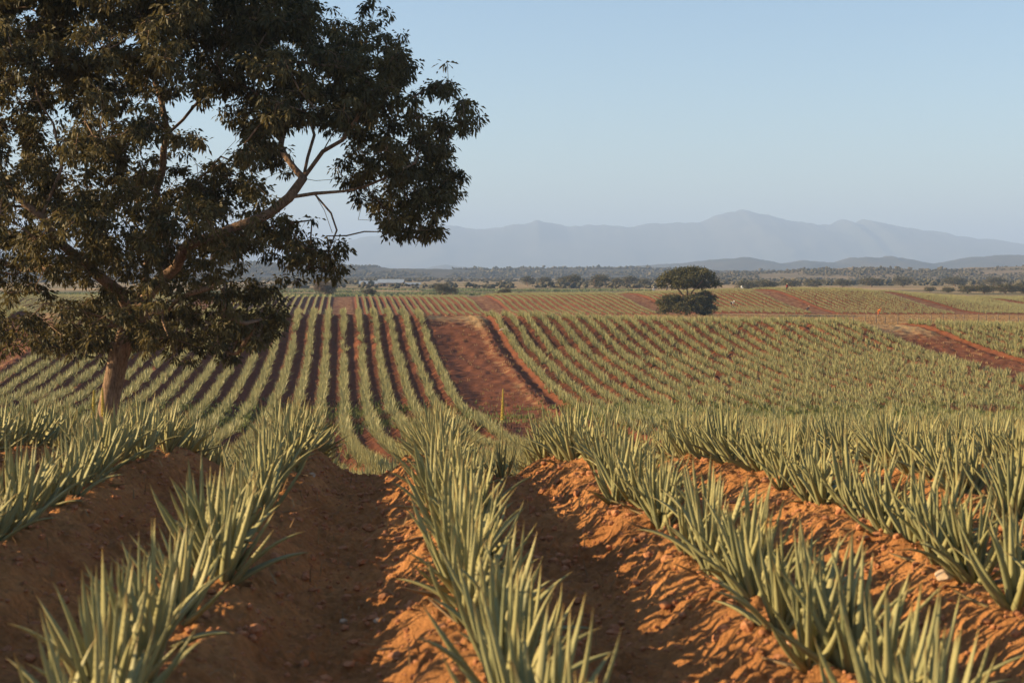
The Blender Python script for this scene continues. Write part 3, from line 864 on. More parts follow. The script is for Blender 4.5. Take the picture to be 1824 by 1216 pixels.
# ------------------------------------------------------------------ aloe plants
GA = 2.39996
def aloe_geo(seed, n_leaf, nseg, lod, L0=0.60, W0=0.062):
    r = np.random.default_rng(seed)
    V, Q, T, C = [], [], [], []
    base = 0
    a0 = r.uniform(0, 6.28)
    for i in range(n_leaf):
        f = i / max(1, n_leaf - 1)
        az = a0 + i * GA + r.normal(0, 0.18)
        tilt = R(5) + R(47) * f ** 1.1 + r.normal(0, R(7))
        L = L0 * (1.0 - 0.20 * f + r.normal(0, 0.07))
        W = W0 * (0.75 + 0.3 * f) * r.uniform(0.85, 1.12)
        bend = r.normal(-0.25, 0.3) * tilt - R(4) + (r.uniform(R(18), R(55)) if r.uniform() < 0.3 else 0)
        swing = r.normal(0, 0.14)
        hue = r.uniform()
        if lod == 0 and i >= n_leaf - 2 and r.uniform() < 0.8:      # withered lower leaf
            tilt = R(r.uniform(68, 100)); L *= 0.62; W *= 0.6; hue = r.uniform(1.5, 2.0); bend = R(r.uniform(-25, 30))
        t = np.linspace(0, 1, nseg + 1)
        th = tilt + bend * t ** 1.6
        aa = az + swing * t
        T_ = np.stack([np.sin(th) * np.cos(aa), np.sin(th) * np.sin(aa), np.cos(th)], -1)
        step = L / nseg
        c = np.zeros((nseg + 1, 3))
        c[1:] = np.cumsum((T_[1:] + T_[:-1]) * 0.5 * step, 0)
        c += np.array([cos(az), sin(az), 0]) * (0.012 + 0.03 * f) + np.array([0, 0, -0.03 + 0.035 * (1 - f)])
        side = np.stack([-np.sin(aa), np.cos(aa), np.zeros_like(aa)], -1)
        tw = r.normal(0, 0.25) * t
        N_ = np.cross(side, T_)          # faces away from the heart
        side2 = side * np.cos(tw)[:, None] + N_ * np.sin(tw)[:, None]
        N2 = np.cross(side2, T_)
        wd = W * (1 - t ** 1.35) ** 0.85 * (0.86 + 0.14 * np.sin(np.minimum(t * 4, 1) * pi / 2))
        wd[-1] = 0.0015
        if lod == 0:
            thk = 0.017 * (1 - t) ** 0.6 + 0.001
            ch = wd * 0.22
            ring = np.stack([c - side2 * wd[:, None] / 2 - N2 * ch[:, None], c - side2 * wd[:, None] * .25 + N2 * thk[:, None] * .75, c + N2 * thk[:, None] * 1.1, c + side2 * wd[:, None] * .25 + N2 * thk[:, None] * .75,
                             c + side2 * wd[:, None] / 2 - N2 * ch[:, None], c - N2 * thk[:, None] * 0.1], 1)
            m = 6; er = np.array([1, 0.1, 0, 0.1, 1, 0.15])
        elif lod == 1:
            ch = wd * 0.28
            ring = np.stack([c - side2 * wd[:, None] / 2 - N2 * ch[:, None], c, c + side2 * wd[:, None] / 2 - N2 * ch[:, None]], 1)
            m = 3; er = np.array([.7, 0.0, .7])
        else:
            ring = np.stack([c - side2 * wd[:, None] / 2, c + side2 * wd[:, None] / 2], 1)
            m = 2; er = np.array([0.3, 0.3])
        V.append(ring.reshape(-1, 3))
        C.append(np.stack([np.tile(er, nseg + 1), np.repeat(t, m), np.full(m * (nseg + 1), hue)], -1))
        ii, jj = np.meshgrid(np.arange(nseg), np.arange(m if lod == 0 else m - 1), indexing='ij')
        q = np.stack([ii * m + jj, ii * m + (jj + 1) % m, (ii + 1) * m + (jj + 1) % m, (ii + 1) * m + jj], -1).reshape(-1, 4)
        Q.append(q + base)
        base += m * (nseg + 1)
        if lod == 0:                      # marginal teeth
            for sgn in (-1, 1):
                tt = np.arange(0.05, 0.93, 0.052)
                k = np.clip((tt * nseg).astype(int), 0, nseg - 1); fr = tt * nseg - k
                edge = ring[:, 0 if sgn < 0 else 4]
                e = edge[k] + (edge[k + 1] - edge[k]) * fr[:, None]
                dirn = T_[k]; out = side2[k] * sgn
                sz = 0.0048 * (1 - 0.45 * tt)[:, None]
                tri = np.stack([e - dirn * sz * .8, e + dirn * sz * .8, e + out * sz * 1.1 + dirn * sz * .5], 1)
                V.append(tri.reshape(-1, 3))
                C.append(np.tile(np.array([[1.0, 0.5, hue]]), (len(tt) * 3, 1)))
                T.append(np.arange(len(tt) * 3).reshape(-1, 3) + base)
                base += len(tt) * 3
    return np.concatenate(V), np.concatenate(Q), (np.concatenate(T) if T else np.zeros((0, 3), int)), np.concatenate(C)

PROTO = [aloe_geo(200 + k, 14 + (k * 5) % 7, 9, 0, 0.60, 0.068) for k in range(9)]
PROTO_ME = []
for k, (V, Q, T, C) in enumerate(PROTO):
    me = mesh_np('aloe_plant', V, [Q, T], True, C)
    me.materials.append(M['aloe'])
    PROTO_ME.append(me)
LOD1 = [aloe_geo(300 + k, 14, 4, 1, 0.60, 0.078) for k in range(6)]
LOD2 = [aloe_geo(400 + k, 16, 2, 2, 0.66, 0.082) for k in range(8)]
LOD3 = [aloe_geo(500 + k, 10, 1, 2, 0.62, 0.115) for k in range(8)]

def row_plants(off_fn, o_vals, d0, d1, step, jl, ja, seed, z_extra=0.0):
    """points along rows: columns row index, X, d"""
    r = np.random.default_rng(seed)
    out = []
    for k, o in o_vals:
        d = np.arange(d0, d1, step) + r.uniform(-ja, ja, len(np.arange(d0, d1, step)))
        oo = o + r.normal(0, jl, len(d))
        if off_fn is offA: X = oo + 0.45 - 0.0821 * d
        elif off_fn is offB: X = oo - 0.1185 * d + 0.65 * np.clip((100 - d) / 40.0, 0, 2) ** 2
        else: X = oo - 0.1185 * d
        out.append(np.stack([np.full(len(d), k), X, d], -1))
    return np.concatenate(out)

# foreground field
A_pts = row_plants(offA, [(k, k * SPA) for k in range(-6, 10)], 4.3, 21.5, 0.30, 0.075, 0.11, 81)
keepA = RNG.uniform(size=len(A_pts)) > 0.06 + 0.38 * ((A_pts[:, 2] < 8.5) & (A_pts[:, 0] == -1))
A_pts = A_pts[keepA]
A_xyz = np.stack([A_pts[:, 1], A_pts[:, 2], ground_z(A_pts[:, 1], A_pts[:, 2]) - 0.015], -1)
apx, apy = pix(A_xyz + np.array([0, 0, .3]))
bpx, bpy_ = pix(A_xyz + np.array([0, 0, .62]))
halfw = 0.36 * F / A_xyz[:, 1]
inA = (apx + halfw > 0) & (apx - halfw < 1824) & (bpy_ < 1216) & (A_xyz[:, 1] > 3) & (A_xyz[:, 1] < 17.5)

ORD = ['first', 'second', 'third', 'fourth', 'fifth', 'sixth', 'seventh', 'eighth', 'ninth', 'tenth', 'eleventh', 'twelfth', 'thirteenth', 'fourteenth', 'fifteenth', 'sixteenth', 'seventeenth', 'eighteenth', 'nineteenth', 'twentieth']
def ordn(k):
    if k < 20: return ORD[k]
    if k < 29: return 'twenty-' + ORD[k - 20]
    if k == 29: return 'thirtieth'
    if k < 39: return 'thirty-' + ORD[k - 30]
    if k == 39: return 'fortieth'
    return 'forty-' + ORD[min(k - 40, 8)]
def ridge_name(k):
    if k == 0: return 'the near ridge in the middle'
    return 'the %s near ridge %s of the middle one' % (ordn(abs(k) - 1), 'right' if k > 0 else 'left')

made = 0
extra = []
stalk_hosts = []
r_ = np.random.default_rng(91)
order = np.lexsort((A_pts[:, 2], A_pts[:, 0]))
cnt = {}
for i in order:
    k = int(A_pts[i, 0])
    var = int(r_.integers(len(PROTO_ME))); rz = r_.uniform(0, 6.283); sc = 0.72 + 0.40 * r_.beta(2.2, 1.8)
    if not inA[i]:
        if -4 <= k <= 8 and A_xyz[i, 1] < 22: extra.append((A_xyz[i], var, rz, sc))
        continue
    o = bpy.data.objects.new('aloe_plant', PROTO_ME[var])
    COL.objects.link(o)
    o.location = A_xyz[i]; o.rotation_euler = (r_.normal(0, .06), r_.normal(0, .06), rz); o.scale = (sc, sc, sc * r_.uniform(.92, 1.1))
    n = cnt.get(k, 0); cnt[k] = n + 1
    tag(o, 'aloe, %s from the front on %s' % (ordn(n), ridge_name(k)), 'aloe plant', 'aloe plants on the near ridges')
    made += 1

# middle field: nearest visible ones are individuals, the rest one mass
kB = [(k, k * SP) for k in range(-52, 75)]
kB = [(k, o) for k, o in kB if tracks(np.array([o]), TRK_B, 0.3)[0] < 0.3]
B_pts = row_plants(offB, kB, 22.5, 171.0, 0.38, 0.13, 0.17, 82)
B_pts = B_pts[np.abs(B_pts[:, 1]) < 0.46 * B_pts[:, 2] + 4]
_, fb, _ = fields(B_pts[:, 1], B_pts[:, 2])
thin = np.where((B_pts[:, 2] > 93) & (B_pts[:, 2] < 107), 0.42, 0.04)
thin = thin + 0.5 * smooth(0.22, 0.42, vnoise(B_pts[:, 1] / 2.5, B_pts[:, 2] / 5.0, 77))
B_pts = B_pts[(RNG.uniform(size=len(B_pts)) > thin) & (fb > 0.5)]
tree_b = at(197, 742, TY)
B_pts = B_pts[np.hypot(B_pts[:, 1] - tree_b[0], B_pts[:, 2] - TY) > 1.0]
B_xyz = np.stack([B_pts[:, 1], B_pts[:, 2], ground_z(B_pts[:, 1], B_pts[:, 2]) - 0.02], -1)
# skyline of the foreground plants, column by column
skyl = np.full(1824, 1216.0)
for i in np.where(A_xyz[:, 1] > 9)[0]:
    x, y = pix(A_xyz[i] + np.array([0, 0, .5])); hw_ = 0.2 * F / A_xyz[i, 1]
    a, b = int(max(0, x - hw_)), int(min(1824, x + hw_))
    if b > a: skyl[a:b] = np.minimum(skyl[a:b], y)
gd = np.linspace(12, 40, 60)
for c in range(0, 1824, 4):
    X = (c - 912) / F * gd
    _, yy = pix(np.stack([X, gd, ground_z(X, gd)], -1))
    skyl[c:c + 4] = np.minimum(skyl[c:c + 4], yy.min())
tx, ty = pix(B_xyz + np.array([0, 0, .5]))
vis = (tx > 5) & (tx < 1819) & (ty < skyl[np.clip(tx.astype(int), 0, 1823)] - 4)
cand = np.where(vis)[0]
cand = cand[np.argsort(B_xyz[cand, 1])][:max(0, 298 - made)]
pick = np.zeros(len(B_xyz), bool); pick[cand] = True
LOD1_ME = []
for (V, Q, T, C) in LOD1:
    me = mesh_np('aloe_plant', V, [Q], True, C); me.materials.append(M['aloe']); LOD1_ME.append(me)
TRK_ROWS = [k for k, o in kB]
def valley_row(k):
    left = [q for q in TRK_ROWS if q * SP < 13 and q * SP > -33]
    right = [q for q in TRK_ROWS if 13 < q * SP < 65]
    far = [q for q in TRK_ROWS if q * SP > 66]
    if k in left: return 'the %s valley row left of the middle red track' % ordn(len(left) - 1 - left.index(k))
    if k in right: return 'the %s valley row right of the middle red track' % ordn(right.index(k))
    if k in far: return 'the %s valley row beyond the right red track' % ordn(far.index(k))
    return 'the valley row %s from the left edge track' % ordn(abs(k + 20))
cntb = {}
for i in cand[np.lexsort((B_xyz[cand, 1], B_pts[cand, 0]))]:
    k = int(B_pts[i, 0])
    o = bpy.data.objects.new('aloe_plant', LOD1_ME[int(r_.integers(len(LOD1_ME)))])
    COL.objects.link(o)
    s = r_.uniform(.95, 1.2)
    o.location = B_xyz[i]; o.rotation_euler = (0, 0, r_.uniform(0, 6.28)); o.scale = (s, s, s)
    n = cntb.get(k, 0); cntb[k] = n + 1
    tag(o, 'aloe, %s in sight along %s' % (ordn(n), valley_row(k)), 'aloe plant', 'nearest aloe plants in the valley')

def stamp(protos, P, seed, s0, s1, zs=(0.9, 1.1)):
    r = np.random.default_rng(seed)
    var = r.integers(len(protos), size=len(P))
    Vs, Qs, Ts, Cs = [], [], [], []
    base = 0
    for k, (V, Q, T, C) in enumerate(protos):
        p = P[var == k]
        if not len(p): continue
        a = r.uniform(0, 6.283, len(p)); s = r.uniform(s0, s1, len(p))
        ca, sa = (np.cos(a) * s)[:, None], (np.sin(a) * s)[:, None]
        W = np.stack([V[None, :, 0] * ca - V[None, :, 1] * sa, V[None, :, 0] * sa + V[None, :, 1] * ca, V[None, :, 2] * (s * r.uniform(*zs, len(p)))[:, None]], -1) + p[:, None, :]
        nv = len(V)
        Vs.append(W.reshape(-1, 3))
        offs = (np.arange(len(p)) * nv)[:, None, None] + base
        Qs.append((Q[None] + offs).reshape(-1, 4))
        if len(T): Ts.append((T[None] + offs).reshape(-1, 3))
        c = np.tile(C[None], (len(p), 1, 1))
        c[:, :, 2] = np.where(c[:, :, 2] > 1, c[:, :, 2], np.clip(0.6 * c[:, :, 2] + 0.4 * r.uniform(size=(len(p), 1)), 0, 1))
        Cs.append(c.reshape(-1, 3))
        base += nv * len(p)
    return np.concatenate(Vs), np.concatenate(Qs), (np.concatenate(Ts) if Ts else np.zeros((0, 3), int)), np.concatenate(Cs)

parts = []
rest = B_xyz[~pick]
nearB = rest[rest[:, 1] < 80]; farB = rest[rest[:, 1] >= 80]
parts.append(stamp(LOD1, nearB, 83, 0.95, 1.2))
parts.append(stamp(LOD2, farB, 84, 0.95, 1.45, (0.82, 1.08)))
if extra: parts.append(stamp(PROTO, np.array([e[0] for e in extra]), 85, 0.84, 1.12))
kC = [(k, k * SP) for k in range(-60, 125)]
kC = [(k, o) for k, o in kC if tracks(np.array([o]), TRK_C, 0.3)[0] < 0.3]
C_pts = row_plants(offC, kC, 305.0, 396.0, 0.50, 0.06, 0.15, 86)
C_pts = C_pts[np.abs(C_pts[:, 1]) < 0.42 * C_pts[:, 2] + 4]
_, _, fc = fields(C_pts[:, 1], C_pts[:, 2])
C_pts = C_pts[(fc > .5) & (RNG.uniform(size=len(C_pts)) > 0.05)]
C_xyz = np.stack([C_pts[:, 1], C_pts[:, 2], ground_z(C_pts[:, 1], C_pts[:, 2]) - 0.02], -1)
parts.append(stamp(LOD3, C_xyz, 87, 0.9, 1.2))
Vs, Qs, Ts, Cs, b0 = [], [], [], [], 0
for V, Q, T, C in parts:
    Vs.append(V); Qs.append(Q + b0); Cs.append(C)
    if len(T): Ts.append(T + b0)
    b0 += len(V)
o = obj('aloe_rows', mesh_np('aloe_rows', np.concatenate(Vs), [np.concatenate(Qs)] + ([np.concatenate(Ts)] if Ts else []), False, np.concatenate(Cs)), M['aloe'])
tag(o, 'countless aloe plants in rows over the two far fields', 'aloe plants', kind='stuff')
print('aloes', made, len(cand), len(rest), len(C_xyz), len(extra))

# three aloes in flower on the far rim of the near field
def flower_stalk(parent, h, seed, lean):
    r = np.random.default_rng(seed)
    mb = MB()
    pts = [(0, 0, 0.05), (lean * .3, 0, h * .35), (lean * .7, 0, h * .7), (lean, 0, h)]
    mb.tube(pts, [0.009, 0.008, 0.006, 0.003], 6)
    st = obj('flower_stalk', mb.build('flower_stalk'), M['stalk'], parent)
    fl = MB()
    for k in range(95):
        t = 0.68 + 0.32 * k / 95.0
        c = np.array([np.interp(t, [0, .35, .7, 1], [0, lean * .3, lean * .7, lean]), 0, h * t])
        a = k * GA; q = 0.026 * (1 - (t - .68) / .34) + 0.006
        d = np.array([cos(a), sin(a), -0.55 + 0.9 * (t - .55)])
        fl.tube([c, c + d * q * .6, c + d * q], [0.004, 0.0065, 0.003], 5)
    obj('flower_spike', fl.build('flower_spike'), M['flower'], st)
def flowering(px, Y, toppy, seed, label, lean):
    p = at(px, 740, Y); z = gz(p[0], Y) - .02
    top = at(px, toppy, Y)[2]
    root = empty('flowering_aloe', (p[0] - lean, Y, z))
    obj('leaf_rosette', PROTO_ME[seed % 9], None, root, rz=seed)
    flower_stalk(root, top - z, seed, lean)
    tag(root, label, 'aloe plant', 'aloes in flower')
flowering(168, 16.2, 694, 3, 'aloe with the left of two yellow flower spikes by the big trunk', 0.03)
flowering(183, 17.0, 690, 5, 'aloe with the right of two yellow flower spikes by the big trunk', -0.02)
flowering(896, 18.2, 692, 7, 'aloe with a single yellow flower spike below the red track', 0.02)

# ------------------------------------------------------------------ ground cover: weeds, dry grass, crop, clods
def blades(name, label, P, h, w, mat, seed, n=5, splay=0.5, cat='grass'):
    r = np.random.default_rng(seed)
    m = len(P) * n
    C = np.repeat(P, n, 0) + np.concatenate([r.normal(0, h * .45, (m, 2)), np.zeros((m, 1))], 1)
    az = r.uniform(0, 6.283, m); tl = np.abs(r.normal(0, splay, m))
    H = h * r.uniform(.5, 1.25, m)
    d = np.stack([np.sin(tl) * np.cos(az), np.sin(tl) * np.sin(az), np.cos(tl)], -1)
    s = np.stack([-np.sin(az), np.cos(az), 0 * az], -1) * (w * r.uniform(.6, 1.3, m))[:, None]
    V = np.stack([C - s * .5, C + s * .5, C + d * H[:, None] * .55 + s * .45, C + d * H[:, None], C + d * H[:, None] * .55 - s * .45], 1).reshape(-1, 3)
    q = np.arange(m * 5).reshape(-1, 5)
    tone = np.clip(np.repeat(r.beta(2, 2, len(P)), n) + r.normal(0, .15, m), 0, 1)
    o = obj(name, mesh_np(name, V, [q], False, np.repeat(tone[:, None], 5, 0) * np.ones((1, 3))), M[mat])
    tag(o, label, cat, kind='stuff')

def scatter(n, d0, d1, seed, k=0.44):
    r = np.random.default_rng(seed)
    D = np.sqrt(r.uniform(d0 * d0, d1 * d1, n))
    return r.uniform(-k, k, n) * D, D
X, D = scatter(60000, 82, 112, 401)
ob = offB(X, D); tb = tracks(ob, TRK_B)
dens = np.exp(-((D - 99) / 9.0) ** 2) * (0.35 + 0.65 * (X > 4)) * (1 - 0.75 * tb)
k = RNG.uniform(size=len(D)) < dens * (0.55 + 0.8 * np.clip(vnoise(X / 6, D / 6, 44) + .4, 0, 1))
X, D = X[k], D[k]
red = vnoise(X / 7, D / 5, 45) - 0.18 * (X > 0) + 0.10 * (X < -4) > 0.16
Pw = np.stack([X, D, ground_z(X, D)], -1)
blades('valley_weeds', 'yellow green weeds filling the valley bottom', Pw[~red], 0.34, 0.06, 'weeds', 402, 6, 0.6, 'weeds')
blades('red_weeds', 'russet dead weeds in patches along the valley bottom', Pw[red], 0.36, 0.06, 'redweed', 403, 6, 0.6, 'weeds')
X, D = scatter(70000, 112, 172, 404)
tb = tracks(offB(X, D), TRK_B)
ob = offB(X, D)
lean = np.zeros_like(D)
for c, h in TRK_B: lean = np.maximum(lean, np.exp(-((ob - c - 1.9) / 1.0) ** 2))
k = RNG.uniform(size=len(D)) < tb * (0.03 + 0.12 * lean * (X < 20) + 0.05 * (X > 20)) * (0.3 + 1.2 * np.clip(vnoise(X / 3, D / 5, 47) + .4, 0, 1))
Xa, Da = X[k], D[k]
X, D = scatter(46000, 176, 304, 405, 0.40)
X2, D2 = np.concatenate([Xa, X]), np.concatenate([Da, D])
blades('dry_grass', 'straw coloured dry grass on the tracks and the strip by the fence', np.stack([X2, D2, ground_z(X2, D2)], -1), 0.26, 0.05, 'drygrass', 406, 5, 0.5)
X, D = scatter(26000, 395, 640, 407, 0.40)
k = (vnoise(X / 90, D / 38, 48) > -0.02) & (X < 60)
X, D = X[k], D[k]
blades('far_crop', 'low green crop on the flat land behind the second field', np.stack([X, D, ground_z(X, D)], -1), 0.9, 0.35, 'crop', 408, 4, 0.6, 'crop')

X, D = scatter(900, 4.5, 17, 409)
blades('leaf_litter', 'dry aloe leaf scraps and straw lying on the near soil', np.stack([X, D, ground_z(X, D) + clods(X, D) + 0.02], -1), 0.13, 0.012, 'drygrass', 410, 1, 1.5, 'litter')

def rocks(n, seed, smin, smax, d0, d1, sub):
    import bmesh
    bm = bmesh.new(); bmesh.ops.create_icosphere(bm, subdivisions=sub, radius=1.0)
    bv = np.array([v.co[:] for v in bm.verts]); bf = np.array([[v.index for v in f.verts] for f in bm.faces]); bm.free()
    r = np.random.default_rng(seed)
    D = np.sqrt(r.uniform(d0 ** 2, d1 ** 2, n)); X = r.uniform(-.46, .46, n) * D + r.uniform(-.6, .6, n)
    s = smin + (smax - smin) * r.beta(0.9, 4.5, n)
    Z = ground_z(X, D) + clods(X, D) + s * 0.25
    P = np.stack([X, D, Z], -1)
    V = P[:, None, :] + bv[None] * s[:, None, None] * r.uniform(.72, 1.15, (n, len(bv), 1)) * r.uniform(.7, 1.2, (n, 1, 3)) * np.array([1, 1, .75])
    T = (bf[None] + (np.arange(n) * len(bv))[:, None, None]).reshape(-1, 3)
    return V.reshape(-1, 3), T
V1, T1 = rocks(6500, 501, 0.010, 0.070, 4, 17, 2)
V2, T2 = rocks(22000, 502, 0.006, 0.026, 4, 17, 1)
o = obj('soil_clods', mesh_np('soil_clods', np.concatenate([V1, V2]), [np.concatenate([T1, T2 + len(V1)])], False), M['clod'])
tag(o, 'crumbled red clods lying over the near ridges', 'soil clods', kind='stuff')

def stone(px, py, size, seed, label, name='stone'):
    import bmesh
    # meet the near ground along the sight line
    for Y in np.arange(4, 18, 0.02):
        p = at(px, py, Y)
        if p[2] <= gz(p[0], Y): break
    bm = bmesh.new(); bmesh.ops.create_icosphere(bm, subdivisions=3, radius=1.0)
    bv = np.array([v.co[:] for v in bm.verts]); bf = np.array([[v.index for v in f.verts] for f in bm.faces]); bm.free()
    r = np.random.default_rng(seed)
    n = r.normal(size=(7, 3)); n /= np.linalg.norm(n, axis=1, keepdims=True)
    for q in n:                                    # broken faces
        h = r.uniform(.62, .85); t = bv @ q
        bv = bv - np.maximum(t - h, 0)[:, None] * q
    bv = bv * np.array([1.0, .8, .62]) * size
    o = obj(name, mesh_np(name, bv, [bf], False), M['stone'], loc=(p[0], p[1], p[2] + size * .45), rz=seed)
    tag(o, label, 'stone', 'pale stones on the near soil')
stone(1682, 1036, 0.075, 601, 'largest pale stone, lying on the right ridge flank')
stone(612, 1110, 0.030, 602, 'left stone of the pale group in the middle furrow')
stone(640, 1116, 0.021, 603, 'lower stone of the pale group in the middle furrow')
stone(672, 1108, 0.026, 604, 'right stone of the pale group in the middle furrow')
stone(1410, 1150, 0.030, 605, 'pale stone low on the ridge beside the front aloes at right')
stone(556, 850, 0.045, 606, 'grey stone at the far end of the ridge left of the middle furrow')

# bleached branch on the red track
def branch():
    Y = 153.0
    p = on_ground(898, Y)
    mb = MB()
    mb.tube([(-.55, 0, .1), (-.2, .1, .28), (.2, .05, .30), (.5, -.1, .14), (.62, -.1, .05)], [.07, .10, .10, .08, .04], 7)
    mb.tube([(.1, .07, .3), (.25, .3, .45), (.3, .45, .6)], [.06, .05, .02], 6)
    o = obj('fallen_branch', mb.build('fallen_branch'), M['deadwood'], loc=p)
    tag(o, 'bleached fallen branch at the right side of the red track', 'branch')
branch()

# ------------------------------------------------------------------ fence, sheds
def fence():
    r = np.random.default_rng(701)
    x0, x1, Y0, Y1 = 35.0, 86.0, 207.0, 214.0
    n = 31
    root = empty('wire_fence', (x0, Y0, gz(x0, Y0)))
    off = np.array(root.location)
    tops = []
    for k in range(n):
        f = k / (n - 1)
        x, y = x0 + (x1 - x0) * f + r.normal(0, .15), Y0 + (Y1 - Y0) * f
        z = gz(x, y); h = r.uniform(1.25, 1.55); lx = r.normal(0, .10)
        mb = MB(); mb.tube(np.array([(x, y, z - .3), (x + lx * .5, y, z + h * .5), (x + lx, y, z + h)]) - off, [.075, .07, .055], 6)
        obj('post', mb.build('post'), M['post'], root)
        tops.append((x + lx * .8, y, z + h))
    for hgt in (0.12, 0.5, 0.85):
        mb = MB(); mb.tube(np.array([(t[0], t[1] - .07, t[2] - hgt) for t in tops]) - off, .012, 4)
        obj('wire', mb.build('wire'), M['wire'], root)
    tag(root, 'crooked wire fence with dark posts along the dry grass', 'fence')
fence()

def shed(name, px, Y, L, Wd, H, rz, label, wallm, pitch=0.22):
    loc = on_ground(px, Y)
    root = empty(name, loc, rz)
    mb = MB(); mb.box((0, 0, H / 2 - .2), (L, Wd, H + .4)); 
    g = H + Wd * pitch
    mb.add([(-L / 2, -Wd / 2, H), (-L / 2, Wd / 2, H), (-L / 2, 0, g - .02), (L / 2, -Wd / 2, H), (L / 2, Wd / 2, H), (L / 2, 0, g - .02)], tris=[(0, 2, 1), (3, 4, 5)])
    obj('wall', mb.build('wall', False), M[wallm], root)
    rf = MB()
    e = .6; t = .12
    y0 = Wd / 2 + e; z0 = H - e * 2 * pitch * .9
    rf.add([(-L / 2 - e, -y0, z0), (L / 2 + e, -y0, z0), (L / 2 + e, 0, g + .1), (-L / 2 - e, 0, g + .1), (-L / 2 - e, y0, z0), (L / 2 + e, y0, z0),
            (-L / 2 - e, -y0, z0 + t), (L / 2 + e, -y0, z0 + t), (L / 2 + e, 0, g + .1 + t), (-L / 2 - e, 0, g + .1 + t), (-L / 2 - e, y0, z0 + t), (L / 2 + e, y0, z0 + t)],
           quads=[(6, 7, 8, 9), (9, 8, 11, 10), (0, 3, 2, 1), (3, 4, 5, 2), (0, 1, 7, 6), (4, 10, 11, 5), (0, 6, 9, 3), (3, 9, 10, 4), (1, 2, 8, 7), (2, 5, 11, 8)])
    obj('roof', rf.build('roof', False), M['roof'], root)
    k = max(2, int(L / 7))
    for i in range(k):
        b = MB(); b.box((-L / 2 + L * (i + .5) / k, -Wd / 2 - .01, H * .42), (1.6, .08, H * .7))
        obj('doorway', b.build('doorway', False), M['door'], root)
    tag(root, label, 'shed', 'sheds on the plain')
shed('metal_roofed_shed', 657, 800, 9.5, 6.5, 1.8, 0.04, 'left shed with blue grey metal roof behind the low bush', 'plaster', 0.2)
shed('metal_roofed_shed', 697, 790, 13.5, 7.5, 2.3, -0.03, 'longer right shed with blue grey metal roof and pale wall', 'plaster', 0.22)
shed('low_shed', 735, 800, 8, 4, 1.5, 0.1, 'small pale low shed at the right end of the blue roofed ones', 'whitewall', 0.15)

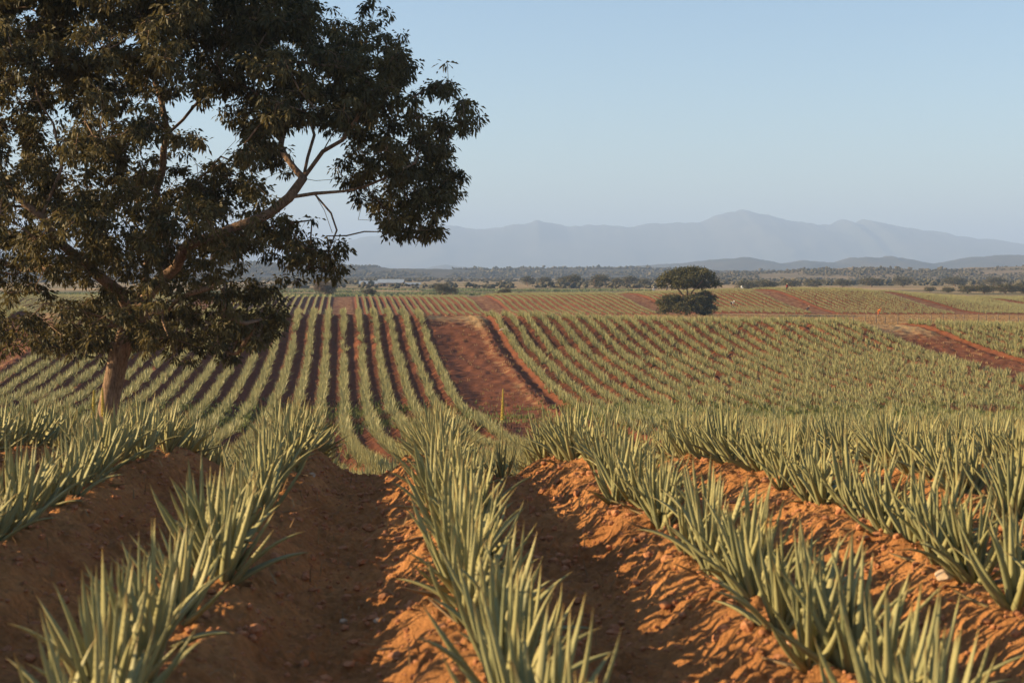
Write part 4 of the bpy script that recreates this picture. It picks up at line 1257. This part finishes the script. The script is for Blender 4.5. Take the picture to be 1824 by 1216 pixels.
# ------------------------------------------------------------------ people at work in the far field
def skin_body(name, pts, edges, rad, mat, parent):
    me = bpy.data.meshes.new(name)
    me.from_pydata(pts, edges, [])
    o = bpy.data.objects.new(name, me); COL.objects.link(o); o.parent = parent
    me.materials.append(mat)
    m = o.modifiers.new('skin', 'SKIN')
    for v, q in zip(me.skin_vertices[0].data, rad): v.radius = (q, q)
    me.skin_vertices[0].data[0].use_root = True
    s = o.modifiers.new('sub', 'SUBSURF'); s.levels = 1; s.render_levels = 1
    m.use_smooth_shade = True
    return o
def rot_pts(P, piv, ang):
    out = []
    for x, y, z in P:
        dy, dz = y - piv[1], z - piv[2]
        out.append((x, piv[1] + dy * cos(ang) + dz * -sin(ang), piv[2] + dy * sin(ang) + dz * cos(ang)))
    return out
def person(px, Y, bend, rz, top, legs, hat, label, row=True):
    loc = on_ground(px, Y)
    root = empty('person', loc, rz)
    hip = (0, 0, .90)
    torso = [(0, 0, .90), (0, .0, 1.12), (0, .01, 1.36), (0, 0, 1.48), (0, -.02, 1.60), (0, -.02, 1.71)]
    torso = rot_pts(torso, hip, bend)
    def arm(s):
        sh = rot_pts([(s * .19, 0, 1.40)], hip, bend)[0]
        if bend > .5: return [sh, (s * .24, sh[1] - .04, sh[2] - .28), (s * .16, sh[1] - .14, sh[2] - .52), (s * .14, sh[1] - .18, sh[2] - .60)]
        return [sh, (s * .26, sh[1] + .02, sh[2] - .29), (s * .22, sh[1] - .12, sh[2] - .52), (s * .2, sh[1] - .16, sh[2] - .61)]
    leg = lambda s: [(s * .10, 0, .86), (s * .11, -.05, .48), (s * .12, .02, .08), (s * .13, -.13, .04)]
    pts = torso[:]; edges = [(i, i + 1) for i in range(5)]
    rad = [.13, .12, .15, .065, .085, .085]
    for s in (-1, 1):
        a = len(pts); pts += arm(s); edges += [(2, a), (a, a + 1), (a + 1, a + 2), (a + 2, a + 3)]; rad += [.06, .045, .036, .035]
    for s in (-1, 1):
        a = len(pts); pts += leg(s); edges += [(0, a), (a, a + 1), (a + 1, a + 2), (a + 2, a + 3)]; rad += [.095, .065, .045, .04]
    skin_body('body', pts, edges, rad, M['skin'], root)
    tp = torso[:3]; te = [(0, 1), (1, 2)]; tr = [.15, .15, .18]
    for s in (-1, 1):
        a = len(tp); ar = arm(s); tp += ar[:3]; te += [(2, a), (a, a + 1), (a + 1, a + 2)]; tr += [.085, .066, .055]
    skin_body('shirt', tp, te, tr, M[top], root)
    lp = [torso[0]]; le = []; lr = [.155]
    for s in (-1, 1):
        a = len(lp); g = leg(s); lp += g[:3]; le += [(0, a), (a, a + 1), (a + 1, a + 2)]; lr += [.115, .085, .07]
    skin_body('trousers', lp, le, lr, M[legs], root)
    h = torso[5]; h4 = torso[4]
    ax = np.array(h) - np.array(h4); ax /= np.linalg.norm(ax)
    mb = MB(); c = np.array(h)
    mb.tube([c - ax * .02, c + ax * .0, c + ax * .012, c + ax * .03, c + ax * .11, c + ax * .14], [.06, .23, .23, .12, .10, .03], 14)
    obj('hat', mb.build('hat'), M[hat], root)
    tag(root, label, 'person', 'people working in the far field')
person(1401, 352, 0.25, 0.4, 'red', 'darkcloth', 'tan', 'person in red top and dark trousers standing high on the far hill')
person(1564, 303, 0.9, 1.2, 'orange', 'orange', 'orange', 'person all in orange stooping over the far rows above the fence')
person(1323, 362, 1.2, -0.6, 'white', 'darkcloth', 'white', 'stooping person in white at the top of the far hill track')
person(1302, 328, 1.25, 1.9, 'white', 'darkcloth', 'white', 'stooping person in white between rows right of the tiered tree')
person(1437, 312, 0.8, 0.8, 'darkcloth', 'darkcloth', 'tan', 'person in dark clothes bent by the foot of a bare track')
person(1164, 385, 0.1, 0.2, 'white', 'white', 'white', 'person dressed in white standing left of the tiered tree')
person(1187, 384, 0.15, 2.2, 'darkcloth', 'darkcloth', 'darkcloth', 'person in dark clothes standing against the tiered tree')

# ------------------------------------------------------------------ haze
def haze():
    m, N, L, b = newmat('haze')
    N.remove(b)
    v = N.new('ShaderNodeVolumePrincipled')
    v.inputs['Density'].default_value = 1.45e-4
    v.inputs['Color'].default_value = (0.46, 0.635, 0.99, 1)
    v.inputs['Anisotropy'].default_value = 0.0
    L.new(v.outputs[0], N['Material Output'].inputs['Volume'])
    mb = MB()
    x, y0, y1, z0, z1 = 15000, -200, 25000, -150, 660
    mb.box((0, (y0 + y1) / 2, (z0 + z1) / 2), (2 * x, y1 - y0, z1 - z0))
    o = obj('haze', mb.build('haze', False), m)
    tag(o, 'pale air haze over the whole landscape', 'haze', kind='stuff')
haze()
